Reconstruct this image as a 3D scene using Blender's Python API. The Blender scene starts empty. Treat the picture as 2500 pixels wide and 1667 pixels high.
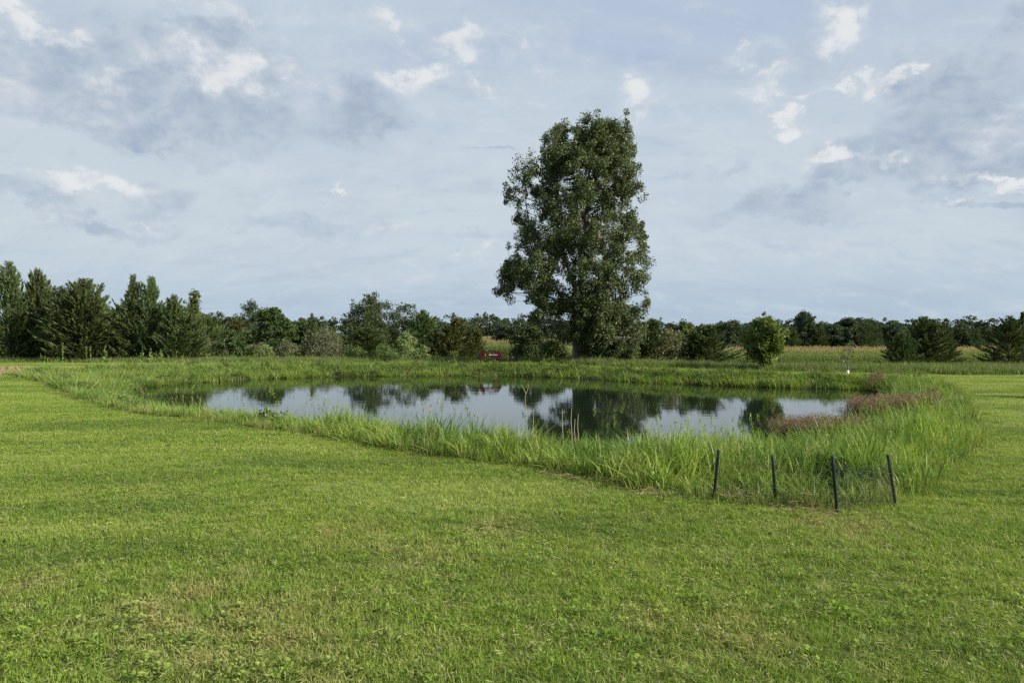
import bpy, bmesh, math, random
import numpy as np
from mathutils import Vector, Matrix, Euler

R = np.random.default_rng(11)
rnd = random.Random(5)
S = bpy.context.scene
COL = S.collection
rad = math.radians

# ------------------------------------------------------------------ camera, sky, sun, exposure
CAM_Z, FPX, CX, HY = 2.3, 1736.0, 1250.0, 815.0          # eye height, focal length in photo pixels, centre column, horizon row
cam_d = bpy.data.cameras.new('camera'); cam = bpy.data.objects.new('camera', cam_d); COL.objects.link(cam)
cam.location = (0, 0, CAM_Z); cam.rotation_euler = (rad(90 - 0.61), 0, 0)
cam_d.sensor_width = 36; cam_d.lens = 25.0; cam_d.clip_start = 0.1; cam_d.clip_end = 6000
S.camera = cam
EXPO = 0.72
S.view_settings.view_transform = 'Standard'; S.view_settings.look = 'None'
S.view_settings.exposure = EXPO; S.view_settings.gamma = 1; S.view_settings.use_curve_mapping = False
S.cycles.max_bounces = 6; S.cycles.diffuse_bounces = 3; S.cycles.glossy_bounces = 3; S.cycles.transmission_bounces = 3
S.cycles.transparent_max_bounces = 4; S.cycles.caustics_reflective = False; S.cycles.caustics_refractive = False
S.cycles.use_denoising = False

SUN_EL, SUN_AZ = 29.0, 113.0     # azimuth clockwise from the viewing direction (+Y): right and a little behind the camera
sun_dir = Vector((math.sin(rad(SUN_AZ)) * math.cos(rad(SUN_EL)), math.cos(rad(SUN_AZ)) * math.cos(rad(SUN_EL)), math.sin(rad(SUN_EL))))
sd = bpy.data.lights.new('sun', 'SUN'); sd.energy = 5.0; sd.angle = rad(0.6); sd.color = (1.0, 0.93, 0.80)
so = bpy.data.objects.new('sun', sd); COL.objects.link(so)
so.rotation_euler = sun_dir.to_track_quat('Z', 'Y').to_euler(); so.location = (30, -20, 60)


class NT:
    """tiny helper to write node trees as expressions"""
    def __init__(s, tree): s.t = tree; s.n = tree.nodes; s.l = tree.links
    def node(s, typ, **kw):
        n = s.n.new(typ)
        for k, v in kw.items(): setattr(n, k, v)
        return n
    def set(s, sock, v):
        if isinstance(v, bpy.types.NodeSocket): s.l.new(v, sock)
        else: sock.default_value = v
    def math(s, op, a, b=0.0, c=0.0, clamp=False):
        n = s.node('ShaderNodeMath', operation=op, use_clamp=clamp)
        s.set(n.inputs[0], a); s.set(n.inputs[1], b); s.set(n.inputs[2], c); return n.outputs[0]
    def vmath(s, op, a, b=(0, 0, 0), scale=1.0):
        n = s.node('ShaderNodeVectorMath', operation=op)
        s.set(n.inputs[0], a); s.set(n.inputs[1], b)
        if op == 'SCALE': s.set(n.inputs[3], scale)
        return n.outputs['Value'] if op in ('DISTANCE', 'LENGTH', 'DOT_PRODUCT') else n.outputs[0]
    def ramp(s, v, a, b, lo=0.0, hi=1.0):
        n = s.node('ShaderNodeMapRange', interpolation_type='SMOOTHSTEP')
        s.set(n.inputs[0], v); s.set(n.inputs[1], a); s.set(n.inputs[2], b); s.set(n.inputs[3], lo); s.set(n.inputs[4], hi); return n.outputs[0]
    def mix(s, f, a, b, blend='MIX'):
        n = s.node('ShaderNodeMix', data_type='RGBA', blend_type=blend, clamp_factor=True)
        s.set(n.inputs[0], f)
        s.set(n.inputs[6], a if isinstance(a, bpy.types.NodeSocket) else (*a, 1)); s.set(n.inputs[7], b if isinstance(b, bpy.types.NodeSocket) else (*b, 1))
        return n.outputs[2]
    def noise(s, vec, scale, detail=3.0, rough=0.5, dist=0.0):
        n = s.node('ShaderNodeTexNoise'); s.set(n.inputs['Vector'], vec)
        n.inputs['Scale'].default_value = scale; n.inputs['Detail'].default_value = detail
        n.inputs['Roughness'].default_value = rough; n.inputs['Distortion'].default_value = dist
        return n.outputs[0]
    def attr(s, name, typ='GEOMETRY'):
        n = s.node('ShaderNodeAttribute', attribute_name=name, attribute_type=typ); return n.outputs['Fac']
    def comb(s, x, y, z=0.0):
        n = s.node('ShaderNodeCombineXYZ'); s.set(n.inputs[0], x); s.set(n.inputs[1], y); s.set(n.inputs[2], z); return n.outputs[0]
    def sep(s, v):
        n = s.node('ShaderNodeSeparateXYZ'); s.set(n.inputs[0], v); return n.outputs


def build_world():
    w = bpy.data.worlds.new('World'); S.world = w; w.use_nodes = True
    w.node_tree.nodes.clear(); N = NT(w.node_tree)
    STR = 0.1
    k = 1.0 / (STR * 2 ** EXPO)
    C = lambda r, g, b: (r * k, g * k, b * k)
    sky = N.node('ShaderNodeTexSky', sky_type='NISHITA', sun_disc=False, sun_elevation=rad(SUN_EL), sun_rotation=rad(SUN_AZ),
                 air_density=1.2, dust_density=1.5, ozone_density=1.0)
    d = N.node('ShaderNodeTexCoord').outputs['Generated']
    x, y, z = N.sep(d)
    zc = N.math('MAXIMUM', z, 0.0)
    zo = N.math('ADD', zc, 0.42)
    px, py = N.math('DIVIDE', x, zo), N.math('DIVIDE', y, zo)
    p = N.comb(px, py, 0.0)
    def P(sx, sy):
        v = np.array([(sx - CX) / FPX, 1.0, (HY - sy) / FPX]); v /= np.linalg.norm(v)
        return np.array([v[0], v[1]]) / (max(v[2], 0) + 0.42)
    # clear sky with thin veil: bluer high up, paler in the middle, blue-grey at the horizon
    blue = N.mix(0.85, sky.outputs[0], C(0.39, 0.475, 0.67))
    veiln = N.noise(N.vmath('MULTIPLY', p, (1.0, 2.0, 1)), 1.0, 5, 0.55, 0.6)
    low = N.ramp(zc, 0.10, 0.40, 1.0, 0.12)
    veil = N.math('ADD', N.math('MULTIPLY', N.ramp(veiln, 0.32, 0.62), 0.6), N.math('MULTIPLY', low, 0.55), clamp=True)
    base = N.mix(veil, blue, C(0.585, 0.675, 0.745))
    base = N.mix(N.ramp(zc, 0.0, 0.15, 0.85, 0.0), base, C(0.42, 0.535, 0.655))
    # thin streaks low in the sky
    stv = N.noise(N.comb(N.math('MULTIPLY', px, 1.6), N.math('MULTIPLY', py, 7.0)), 1.4, 4, 0.55, 0.4)
    base = N.mix(N.math('MULTIPLY', N.ramp(stv, 0.52, 0.72), 0.5), base, C(0.41, 0.49, 0.61))
    base = N.mix(N.math('MULTIPLY', N.ramp(stv, 0.46, 0.28), 0.4), base, C(0.58, 0.65, 0.72))
    # cumulus heads and their grey undersides: warped patches by direction, plus free noise that goes on all round the sky
    q = N.comb(N.math('ARCTAN2', x, y), N.math('ARCSINE', z))
    def warp(vec, sc, det, amt):
        n = N.node('ShaderNodeTexNoise'); N.set(n.inputs['Vector'], vec); n.inputs['Scale'].default_value = sc; n.inputs['Detail'].default_value = det; n.inputs['Roughness'].default_value = 0.62
        return N.vmath('ADD', q, N.vmath('SCALE', N.vmath('SUBTRACT', n.outputs[1], (0.5, 0.5, 0.5)), scale=amt))
    qs = N.vmath('MULTIPLY', q, (1.0, 1.5, 1.0))
    q1 = warp(qs, 7.0, 6, 0.17); q2 = warp(qs, 12.0, 8, 0.15)
    def layer(qw, blobs, soft):
        tot = None
        for (bx, by, rx, ry, a) in blobs:
            bx, by, rx, ry = bx * 1.063, by * 1.063, rx * 1.063, ry * 1.063
            az = math.atan2(bx - CX, FPX); el = math.atan2(HY - by, math.hypot(FPX, bx - CX)); sx, sy = FPX / rx * .8, FPX / ry
            n = N.node('ShaderNodeVectorMath', operation='MULTIPLY_ADD'); N.set(n.inputs[0], qw); n.inputs[1].default_value = (sx, sy, 0); n.inputs[2].default_value = (-az * sx, -el * sy, 0)
            g = N.ramp(N.vmath('LENGTH', n.outputs[0]), 1.0 + soft, 1.0 - soft)
            tot = N.math('MULTIPLY', g, a) if tot is None else N.math('MAXIMUM', tot, N.math('MULTIPLY', g, a))
        return tot
    shade = [(380, 190, 270, 125, .9), (480, 55, 100, 40, .8), (250, 255, 140, 50, 1), (320, 290, 80, 30, 1), (820, 255, 100, 75, .9), (50, 450, 75, 32, .75), (370, 445, 90, 36, .55), (600, 470, 40, 45, .45), (740, 540, 170, 20, .55), (860, 390, 90, 10, .4),
             (1620, 380, 100, 18, .5), (2200, 190, 120, 50, .9), (2330, 90, 45, 55, 1), (2190, 330, 130, 95, 1), (1780, 480, 120, 40, .7), (2010, 380, 100, 50, .9), (1950, 430, 70, 30, .9), (2300, 452, 130, 14, .8), (1130, 345, 70, 9, .6), (470, 340, 70, 25, .6), (250, 510, 130, 22, .7), (120, 110, 130, 60, .5),
             (1000, 540, 140, 14, .4), (1850, 660, 300, 35, .3), (2120, 690, 300, 40, .35), (1840, 110, 50, 60, .4)]
    white = [(35, 15, 40, 24, 1), (90, 72, 60, 26, .9), (50, 200, 80, 65, .5), (230, 205, 50, 32, .6), (540, 150, 85, 50, .9), (600, 150, 30, 42, 1), (450, 140, 90, 60, .5), (870, 60, 40, 50, .75), (1040, 108, 90, 38, .85), (950, 187, 70, 30, .9), (1110, 187, 32, 17, .8), (1240, 125, 70, 40, .55), (1460, 205, 38, 48, .9),
             (1700, 155, 28, 22, .7), (1930, 62, 48, 56, .95), (2010, 35, 22, 40, .6), (1760, 200, 44, 28, .8), (1870, 222, 70, 13, .7), (1962, 190, 22, 22, .9), (2034, 180, 22, 26, .9), (1795, 272, 24, 28, 1), (210, 418, 80, 27, 1), (1900, 378, 50, 22, .9), (2020, 372, 34, 16, .8), (2275, 428, 65, 12, 1), (2270, 330, 65, 45, .55),
             (765, 445, 22, 9, .8), (1090, 580, 65, 12, .6), (900, 505, 80, 11, .6), (340, 516, 24, 10, .7), (1910, 545, 50, 14, .45), (1920, 602, 60, 18, .4), (320, 300, 90, 24, .45), (690, 205, 75, 45, .5), (2325, 235, 45, 22, .6), (520, 15, 90, 30, .6), (100, 495, 60, 10, .5), (2180, 60, 200, 60, .25), (1500, 440, 300, 60, .2), (1240, 210, 100, 40, .4)]
    puff = N.noise(N.vmath('MULTIPLY', q, (1.0, 1.5, 1.0)), 22.0, 6, 0.62, 0.3)
    pale = layer(q1, [(200, 330, 620, 300, .75), (330, 130, 480, 190, .6), (1000, 330, 380, 170, .6), (2150, 300, 420, 260, .6), (1650, 520, 500, 150, .5)], 0.85)
    base = N.mix(N.math('MULTIPLY', pale, N.ramp(zc, 0.03, 0.12)), base, C(0.575, 0.655, 0.715))
    ms = layer(q1, shade, 0.6); mw = layer(q2, white, 0.85)
    # free-running clouds for the whole dome
    front = N.ramp(y, 0.35, 0.75); up = N.ramp(z, 0.52, 0.40)
    free = N.math('SUBTRACT', 1.0, N.math('MULTIPLY', front, up))
    fn = N.noise(p, 2.6, 7, 0.6, 0.4); fn2 = N.noise(N.vmath('ADD', p, (0.05, -0.05, 0)), 2.6, 7, 0.6, 0.4)
    ms = N.math('MAXIMUM', ms, N.math('MULTIPLY', N.ramp(fn, 0.50, 0.66, 0.0, 0.85), free))
    mw = N.math('MAXIMUM', mw, N.math('MULTIPLY', N.ramp(N.math('SUBTRACT', fn, fn2), 0.02, 0.12, 0.0, 0.8), N.math('MULTIPLY', free, N.ramp(fn, 0.46, 0.58))))
    puff2 = N.noise(N.vmath('MULTIPLY', q, (1.0, 1.4, 1.0)), 9.0, 7, 0.62, 0.5)
    ms = N.ramp(N.math('ADD', ms, N.math('MULTIPLY', N.math('SUBTRACT', puff2, 0.5), 1.1)), 0.22, 1.0, 0.0, 0.95)
    mw = N.ramp(N.math('ADD', mw, N.math('MULTIPLY', N.math('SUBTRACT', puff, 0.5), 1.15)), 0.06, 1.16, 0.0, 0.98)
    fade = N.ramp(zc, 0.0, 0.12, 0.2, 1.0)
    mott = N.noise(N.vmath('MULTIPLY', p, (1.0, 1.7, 1)), 9.0, 6, 0.6, 0.6)
    base = N.mix(N.math('MULTIPLY', N.ramp(mott, 0.50, 0.72), 0.40), base, C(0.66, 0.72, 0.77))
    base = N.mix(N.math('MULTIPLY', N.ramp(mott, 0.48, 0.28), 0.35), base, C(0.43, 0.515, 0.64))
    sc = N.mix(N.ramp(puff, 0.3, 0.68), C(0.365, 0.445, 0.575), C(0.50, 0.575, 0.66))
    colr = N.mix(N.math('MULTIPLY', ms, fade), base, sc)
    wc = N.mix(N.ramp(N.math('ADD', mw, N.math('MULTIPLY', N.math('SUBTRACT', puff, 0.5), 1.4)), 0.25, 1.0), C(0.615, 0.675, 0.73), C(0.79, 0.81, 0.825))
    colr = N.mix(N.math('MULTIPLY', mw, fade), colr, wc)
    bg = N.node('ShaderNodeBackground'); N.set(bg.inputs[0], colr); bg.inputs[1].default_value = STR
    N.l.new(bg.outputs[0], N.node('ShaderNodeOutputWorld').inputs[0])
    w.cycles.sampling_method = 'MANUAL'; w.cycles.sample_map_resolution = 512
build_world()


# ------------------------------------------------------------------ helpers
def tag(o, label=None, cat=None, group=None, kind=None):
    if label: o['label'] = label
    if cat: o['category'] = cat
    if group: o['group'] = group
    if kind: o['kind'] = kind
    return o

def link(o, parent=None):
    COL.objects.link(o)
    if parent: o.parent = parent
    return o

def empty(name, loc, label=None, cat=None, group=None, rz=0.0, scale=(1, 1, 1)):
    o = bpy.data.objects.new(name, None); o.empty_display_size = 0.3
    o.location = loc; o.rotation_euler = (0, 0, rz); o.scale = scale
    link(o); return tag(o, label, cat, group)

def np_mesh(name, verts, faces, mat=None, attrs=None, fattrs=None, smooth=False):
    """faces: list of int arrays (each M x k)"""
    verts = np.asarray(verts, np.float32)
    me = bpy.data.meshes.new(name)
    if not isinstance(faces, (list, tuple)): faces = [faces]
    faces = [np.asarray(f, np.int32) for f in faces if len(f)]
    me.vertices.add(len(verts)); me.vertices.foreach_set('co', verts.ravel())
    if faces:
        tot = sum(f.size for f in faces); npoly = sum(len(f) for f in faces)
        me.loops.add(tot); me.polygons.add(npoly)
        me.loops.foreach_set('vertex_index', np.concatenate([f.ravel() for f in faces]))
        sizes = np.concatenate([np.full(len(f), f.shape[1], np.int32) for f in faces])
        me.polygons.foreach_set('loop_start', np.concatenate([[0], np.cumsum(sizes)[:-1]]).astype(np.int32))
        if smooth: me.polygons.foreach_set('use_smooth', np.ones(npoly, bool))
    for k, a in (attrs or {}).items():
        a = np.asarray(a)
        if a.ndim == 2:
            at = me.attributes.new(k, 'FLOAT_VECTOR', 'POINT'); at.data.foreach_set('vector', a.astype(np.float32).ravel())
        elif a.dtype.kind in 'iu':
            at = me.attributes.new(k, 'INT', 'POINT'); at.data.foreach_set('value', a.astype(np.int32))
        else:
            at = me.attributes.new(k, 'FLOAT', 'POINT'); at.data.foreach_set('value', a.astype(np.float32))
    me.update(calc_edges=True); me.validate()
    if mat: me.materials.append(mat)
    return me

def mesh_obj(name, me, parent=None):
    return link(bpy.data.objects.new(name, me), parent)

def ground_from_px(sx, sy, z=0.0):
    D = FPX * (CAM_Z - z) / (sy - HY); return ((sx - CX) * D / FPX, D)
def at(sx, D): return (sx - CX) * D / FPX
def zpx(sy, D): return CAM_Z - (sy - HY) * D / FPX

# ------------------------------------------------------------------ pond outline and terrain
WATER_Z = -0.6
K = 2500 / 2352
near_edge_px = [(55, 868), (120, 885), (200, 920), (280, 945), (350, 958), (480, 971), (600, 985), (700, 996), (800, 1011), (900, 1026),
                (1000, 1043), (1100, 1060), (1200, 1074), (1300, 1086), (1380, 1106), (1440, 1126), (1530, 1143), (1640, 1158),
                (1780, 1168), (1915, 1180), (2050, 1162), (2085, 1135), (2150, 1100), (2215, 1060), (2245, 1015), (2240, 970), (2215, 930), (2180, 897), (2140, 874)]
BANK = [ground_from_px(x * K, y * K) for x, y in near_edge_px]
BANK += [(19.8, 39.3), (13, 41.6), (9, 45.2), (4, 50), (0, 52.6), (-5, 53.2), (-12, 52.6), (-18, 51.5), (-23, 49), (-27, 44), (-28, 39)]
WATER = [(-20.8, 37.0), (-19.0, 42), (-16, 46.3), (-11, 48.7), (-5, 49.4), (0, 48.9), (4, 46.9), (8.3, 42.2), (12.5, 39), (18.3, 37.3), (19.4, 34.8),
         (16.2, 29), (12.6, 23.5), (9.7, 19.2), (7.6, 16.6), (5.2, 14.8), (2.0, 14.7), (-0.6, 16.2), (-3.2, 17.9), (-6.6, 20.4), (-9.9, 22.4), (-12.4, 24.8), (-15.6, 28.2), (-18.6, 32.6)]
BANK = np.array(BANK); WATER = np.array(WATER)

def smooth_poly(p, it=2):
    for _ in range(it):
        q = np.roll(p, -1, 0); p = np.stack([0.75 * p + 0.25 * q, 0.25 * p + 0.75 * q], 1).reshape(-1, 2)
    return p
WATER = smooth_poly(WATER)

def inside(p, poly):
    x, y = p[:, 0], p[:, 1]; res = np.zeros(len(p), bool); n = len(poly)
    for i in range(n):
        (x0, y0), (x1, y1) = poly[i], poly[(i + 1) % n]
        if y0 == y1: continue
        res ^= ((y0 > y) != (y1 > y)) & (x < (x1 - x0) * (y - y0) / (y1 - y0) + x0)
    return res
def pdist(p, poly):
    best = np.full(len(p), 1e9)
    for i in range(len(poly)):
        a = poly[i]; b = poly[(i + 1) % len(poly)]; ab = b - a
        t = np.clip(((p - a) @ ab) / (ab @ ab + 1e-9), 0, 1)
        q = a + t[:, None] * ab - p
        best = np.minimum(best, (q * q).sum(1))
    return np.sqrt(best)
def sstep(a, b, v):
    t = np.clip((v - a) / (b - a), 0, 1); return t * t * (3 - 2 * t)

def terrain(p):
    p = np.atleast_2d(np.asarray(p, float)); x, y = p[:, 0], p[:, 1]
    z = 0.035 * np.sin(x * 0.31 + 1.3) * np.sin(y * 0.27) + 0.02 * np.sin(x * 0.9 + y * 0.5)
    z *= sstep(40, 20, np.abs(x) * 0.5 + y * 0.3)
    side = sstep(6, 17, x)
    st = 54.5 * (1 - side) + 42 * side
    z += -1.4 * sstep(0, 1, (y - st) / 30)
    far = y > 130
    z = np.where(far, z + 0.0, z)
    near = (np.abs(x) < 60) & (y > 3) & (y < 62)
    if near.any():
        q = p[near]; iw = inside(q, WATER); ib = inside(q, BANK); dw = pdist(q, WATER); db = pdist(q, BANK)
        t = dw / (dw + db + 1e-6)
        zb = WATER_Z + (z[near] - WATER_Z) * sstep(-0.1, 1, t)
        zi = WATER_Z - 0.35 * np.minimum(dw, 3)
        z[near] = np.where(iw, zi, np.where(ib, zb, z[near]))
    return z
def tz(x, y): return float(terrain([(x, y)])[0])

def rough_start(x): return np.interp(x, [-60, -30, -26, 0, 4, 8, 14, 20, 28, 60], [57, 57, 56, 54.5, 53, 48, 44.2, 41.6, 38.9, 38.0])
def straw_mask(p): return sstep(1.25, 0.85, np.hypot((p[:, 0] + 33) / 6.2, (p[:, 1] - 42.5) / 6.0))

# ------------------------------------------------------------------ materials
def new_mat(name):
    m = bpy.data.materials.new(name); m.use_nodes = True; m.node_tree.nodes.clear(); return m, NT(m.node_tree)

def leafy(name, colour_fn, transl=0.3, spec=0.25, rough=0.5):
    m, N = new_mat(name); c = colour_fn(N)
    b = N.node('ShaderNodeBsdfPrincipled'); N.set(b.inputs['Base Color'], c); b.inputs['Roughness'].default_value = rough
    b.inputs['Specular IOR Level'].default_value = spec
    t = N.node('ShaderNodeBsdfTranslucent'); N.set(t.inputs[0], N.mix(1.0, c, (1.15, 1.2, 0.55), 'MULTIPLY'))
    mx = N.node('ShaderNodeMixShader'); mx.inputs[0].default_value = transl
    N.l.new(b.outputs[0], mx.inputs[1]); N.l.new(t.outputs[0], mx.inputs[2])
    N.l.new(mx.outputs[0], N.node('ShaderNodeOutputMaterial').inputs[0]); return m

def foliage(name, dark, light, tint=None, amt=0.0, transl=0.3, spec=0.25, rough=0.5):
    def f(N):
        c = N.mix(N.attr('rnd'), dark, light)
        oi = N.node('ShaderNodeObjectInfo').outputs['Random']
        cl = N.attr('clump')
        c = N.mix(N.math('MULTIPLY', cl, 0.45), c, tuple(0.5 * a + 0.5 * b * 1.25 for a, b in zip(dark, light)))
        if tint: c = N.mix(N.ramp(N.attr('tone'), 1.0 - amt, 1.0), c, tint)
        hs = N.node('ShaderNodeHueSaturation'); N.set(hs.inputs['Color'], c)
        N.set(hs.inputs['Value'], N.math('MULTIPLY_ADD', oi, 0.35, 0.82)); N.set(hs.inputs['Hue'], N.math('MULTIPLY_ADD', oi, 0.03, 0.485))
        return hs.outputs[0]
    return leafy(name, f, transl, spec, rough)

def pos(N): return N.node('ShaderNodeNewGeometry').outputs['Position']

DRY = [(ground_from_px(850, 1310), 0.55), (ground_from_px(430, 1490), 0.75), (ground_from_px(1820, 1560), 0.45), (ground_from_px(1220, 1290), 0.5), (ground_from_px(640, 1560), 0.8),
       (ground_from_px(1010, 1370), 0.5), (ground_from_px(2060, 1290), 0.8), (ground_from_px(80, 1420), 0.35), (ground_from_px(760, 1640), 0.6), (ground_from_px(1640, 1540), 0.3)]
def lawn_col(N):
    P = pos(N)
    a = N.attr('rnd'); tip = N.attr('tip')
    c = N.mix(a, (0.138, 0.228, 0.026), (0.325, 0.410, 0.066))
    n1 = N.noise(P, 0.55, 4, 0.6); n2 = N.noise(P, 2.6, 3, 0.6, 0.4)
    c = N.mix(N.ramp(n1, 0.36, 0.64, 0.0, 0.8), c, N.mix(a, (0.108, 0.200, 0.021), (0.232, 0.335, 0.046)))
    c = N.mix(N.ramp(n2, 0.50, 0.70, 0.0, 0.6), c, (0.340, 0.375, 0.110))
    # mower lanes curving with the pond
    st = N.noise(N.vmath('MULTIPLY', P, (0.14, 0.55, 1)), 1.0, 3, 0.55, 0.5)
    c = N.mix(N.ramp(st, 0.50, 0.64, 0.0, 0.62), c, (0.095, 0.170, 0.026))
    c = N.mix(N.ramp(st, 0.46, 0.33, 0.0, 0.5), c, (0.340, 0.410, 0.110))
    X, Y, _ = N.sep(P)
    right = N.math('MULTIPLY', N.ramp(X, 8.0, 12.0), N.ramp(Y, 12.0, 20.0))
    lane = N.math('SINE', N.math('ADD', N.math('MULTIPLY', Y, 2.1), N.math('MULTIPLY', N.noise(P, 0.3, 2), 5.0)))
    c = N.mix(N.math('MULTIPLY', right, N.ramp(lane, -0.6, 0.8, 0.25, 0.8)), c, (0.330, 0.400, 0.120))
    # thin, dried-out spots
    nd = N.noise(P, 3.0, 4, 0.65); dm = None
    for (q, r) in DRY:
        dd = N.vmath('DISTANCE', N.vmath('MULTIPLY', P, (1, 0.8, 0)), (q[0], q[1] * 0.8, 0))
        g = N.ramp(N.math('DIVIDE', dd, r), 1.3, 0.2)
        dm = g if dm is None else N.math('MAXIMUM', dm, g)
    wide = N.ramp(N.noise(P, 0.8, 3, 0.55, 0.2), 0.62, 0.78, 0.0, 0.28)
    dm = N.math('MULTIPLY', N.math('MAXIMUM', dm, wide), N.ramp(nd, 0.34, 0.62))
    c = N.mix(N.math('MULTIPLY', dm, N.ramp(a, 0.1, 0.75, 0.15, 0.8)), c, (0.420, 0.335, 0.150))
    dead = N.ramp(a, 0.90, 0.93)
    c = N.mix(N.math('MULTIPLY', dead, 0.7), c, (0.50, 0.45, 0.24))
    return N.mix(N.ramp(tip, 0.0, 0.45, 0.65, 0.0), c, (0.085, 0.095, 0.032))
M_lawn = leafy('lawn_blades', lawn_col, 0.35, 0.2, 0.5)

def tall_col(N):
    P = pos(N); a = N.attr('rnd'); tip = N.attr('tip')
    c = N.mix(a, (0.098, 0.180, 0.028), (0.300, 0.395, 0.080))
    n1 = N.noise(P, 0.45, 3, 0.6)
    c = N.mix(N.ramp(n1, 0.42, 0.58, 0.0, 0.85), c, N.mix(a, (0.045, 0.105, 0.020), (0.130, 0.225, 0.044)))
    c = N.mix(N.ramp(N.noise(P, 1.3, 2, 0.5), 0.56, 0.70, 0.0, 0.5), c, (0.320, 0.330, 0.110))
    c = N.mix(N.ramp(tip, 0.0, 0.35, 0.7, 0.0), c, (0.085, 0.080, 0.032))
    return N.mix(N.math('MULTIPLY', N.ramp(a, 0.93, 0.95), 0.8), c, (0.36, 0.30, 0.14))
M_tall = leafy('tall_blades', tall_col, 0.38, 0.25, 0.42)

def meadow_col(N):
    P = pos(N); a = N.attr('rnd')
    c = N.mix(a, (0.080, 0.135, 0.030), (0.165, 0.215, 0.060))
    c = N.mix(N.ramp(N.noise(P, 0.22, 4, 0.6), 0.44, 0.62, 0.0, 0.7), c, (0.185, 0.180, 0.085))
    return N.mix(N.ramp(N.noise(P, 0.35, 3, 0.6, 0.3), 0.5, 0.7, 0.0, 0.6), c, (0.055, 0.105, 0.025))
M_meadow = leafy('meadow_blades', meadow_col, 0.35, 0.2, 0.5)
M_red = leafy('reddish_stems', lambda N: N.mix(N.attr('rnd'), (0.120, 0.085, 0.058), (0.280, 0.195, 0.140)), 0.3, 0.15, 0.6)
M_straw = leafy('straw_stems', lambda N: N.mix(N.attr('rnd'), (0.22, 0.16, 0.085), (0.42, 0.33, 0.19)), 0.1, 0.2, 0.6)
M_corn = leafy('corn_leaves', lambda N: N.mix(N.attr('tone'), N.mix(N.attr('rnd'), (0.090, 0.150, 0.034), (0.310, 0.350, 0.110)), (0.36, 0.28, 0.15)), 0.3, 0.35, 0.4)
M_weed = leafy('weed_leaves', lambda N: N.mix(N.attr('rnd'), (0.12, 0.18, 0.05), (0.26, 0.32, 0.11)), 0.3, 0.2, 0.5)

F_cotton = foliage('cottonwood_leaves', (0.036, 0.064, 0.021), (0.145, 0.180, 0.072), (0.21, 0.21, 0.09), 0.12, 0.22, 0.24, 0.48)
F_cedar = foliage('cedar_sprays', (0.038, 0.064, 0.024), (0.115, 0.150, 0.052), (0.14, 0.10, 0.042), 0.14, 0.2, 0.15, 0.6)
F_cedar_b = foliage('bronzed_cedar_sprays', (0.052, 0.070, 0.024), (0.135, 0.145, 0.046), (0.14, 0.10, 0.040), 0.2, 0.2, 0.15, 0.6)
F_dark = foliage('dark_leaves', (0.034, 0.060, 0.022), (0.085, 0.120, 0.042), None, 0, 0.25, 0.15, 0.5)
F_mid = foliage('mid_green_leaves', (0.060, 0.100, 0.028), (0.135, 0.185, 0.054), None, 0, 0.3, 0.15, 0.5)
F_big = foliage('broad_glossy_leaves', (0.030, 0.060, 0.017), (0.080, 0.122, 0.036), None, 0, 0.25, 0.15, 0.5)
F_light = foliage('light_green_leaves', (0.105, 0.150, 0.050), (0.215, 0.265, 0.095), None, 0, 0.3, 0.25, 0.5)
F_olive = foliage('olive_leaves', (0.085, 0.100, 0.045), (0.175, 0.180, 0.085), (0.24, 0.20, 0.10), 0.15, 0.3, 0.25, 0.5)
F_grey = foliage('grey_green_leaves', (0.085, 0.105, 0.055), (0.185, 0.200, 0.115), (0.23, 0.21, 0.14), 0.2, 0.25, 0.2, 0.6)
F_maple = foliage('maple_leaves', (0.055, 0.100, 0.022), (0.160, 0.205, 0.048), None, 0, 0.35, 0.25, 0.45)
F_far = foliage('far_leaves', (0.042, 0.066, 0.036), (0.085, 0.112, 0.058), None, 0, 0.2, 0.08, 0.7)

def bark(name, a, b):
    m, N = new_mat(name); o = N.node('ShaderNodeTexCoord').outputs['Object']
    n = N.noise(N.vmath('MULTIPLY', o, (7, 7, 1.4)), 1.0, 5, 0.65)
    p = N.node('ShaderNodeBsdfPrincipled'); N.set(p.inputs['Base Color'], N.mix(N.ramp(n, 0.3, 0.7), a, b)); p.inputs['Roughness'].default_value = 0.9
    bp = N.node('ShaderNodeBump'); bp.inputs['Strength'].default_value = 0.7; bp.inputs['Distance'].default_value = 0.03; N.set(bp.inputs['Height'], n); N.l.new(bp.outputs[0], p.inputs['Normal'])
    N.l.new(p.outputs[0], N.node('ShaderNodeOutputMaterial').inputs[0]); return m
B_grey = bark('grey_bark', (0.060, 0.052, 0.042), (0.20, 0.18, 0.15))
B_brown = bark('brown_bark', (0.045, 0.034, 0.026), (0.14, 0.105, 0.078))

def plain(name, col, rough=0.5, metal=0.0, dirt=None):
    m, N = new_mat(name); p = N.node('ShaderNodeBsdfPrincipled')
    o = N.node('ShaderNodeTexCoord').outputs['Object']; n = N.noise(o, 9.0, 5, 0.65)
    N.set(p.inputs['Base Color'], N.mix(N.ramp(n, 0.45, 0.75, 0.0, 0.6), col, dirt or tuple(c * 0.6 + 0.03 for c in col)))
    N.set(p.inputs['Roughness'], N.ramp(n, 0.3, 0.7, rough, min(1, rough + 0.25))); p.inputs['Metallic'].default_value = metal; p.inputs['Specular IOR Level'].default_value = 0.22
    N.l.new(p.outputs[0], N.node('ShaderNodeOutputMaterial').inputs[0]); return m
M_redpaint = plain('red_paint', (0.048, 0.0016, 0.006), 0.7)
M_black = plain('black_steel', (0.008, 0.008, 0.009), 0.8)
M_white = plain('white_lettering', (0.75, 0.75, 0.75), 0.5)
M_orange = plain('orange_decal', (0.62, 0.16, 0.10), 0.5)
M_chrome = plain('cylinder_rod', (0.45, 0.45, 0.46), 0.25, 0.9)
M_post = plain('dark_post', (0.010, 0.020, 0.022), 0.38, 0.0, (0.05, 0.05, 0.04))
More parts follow.
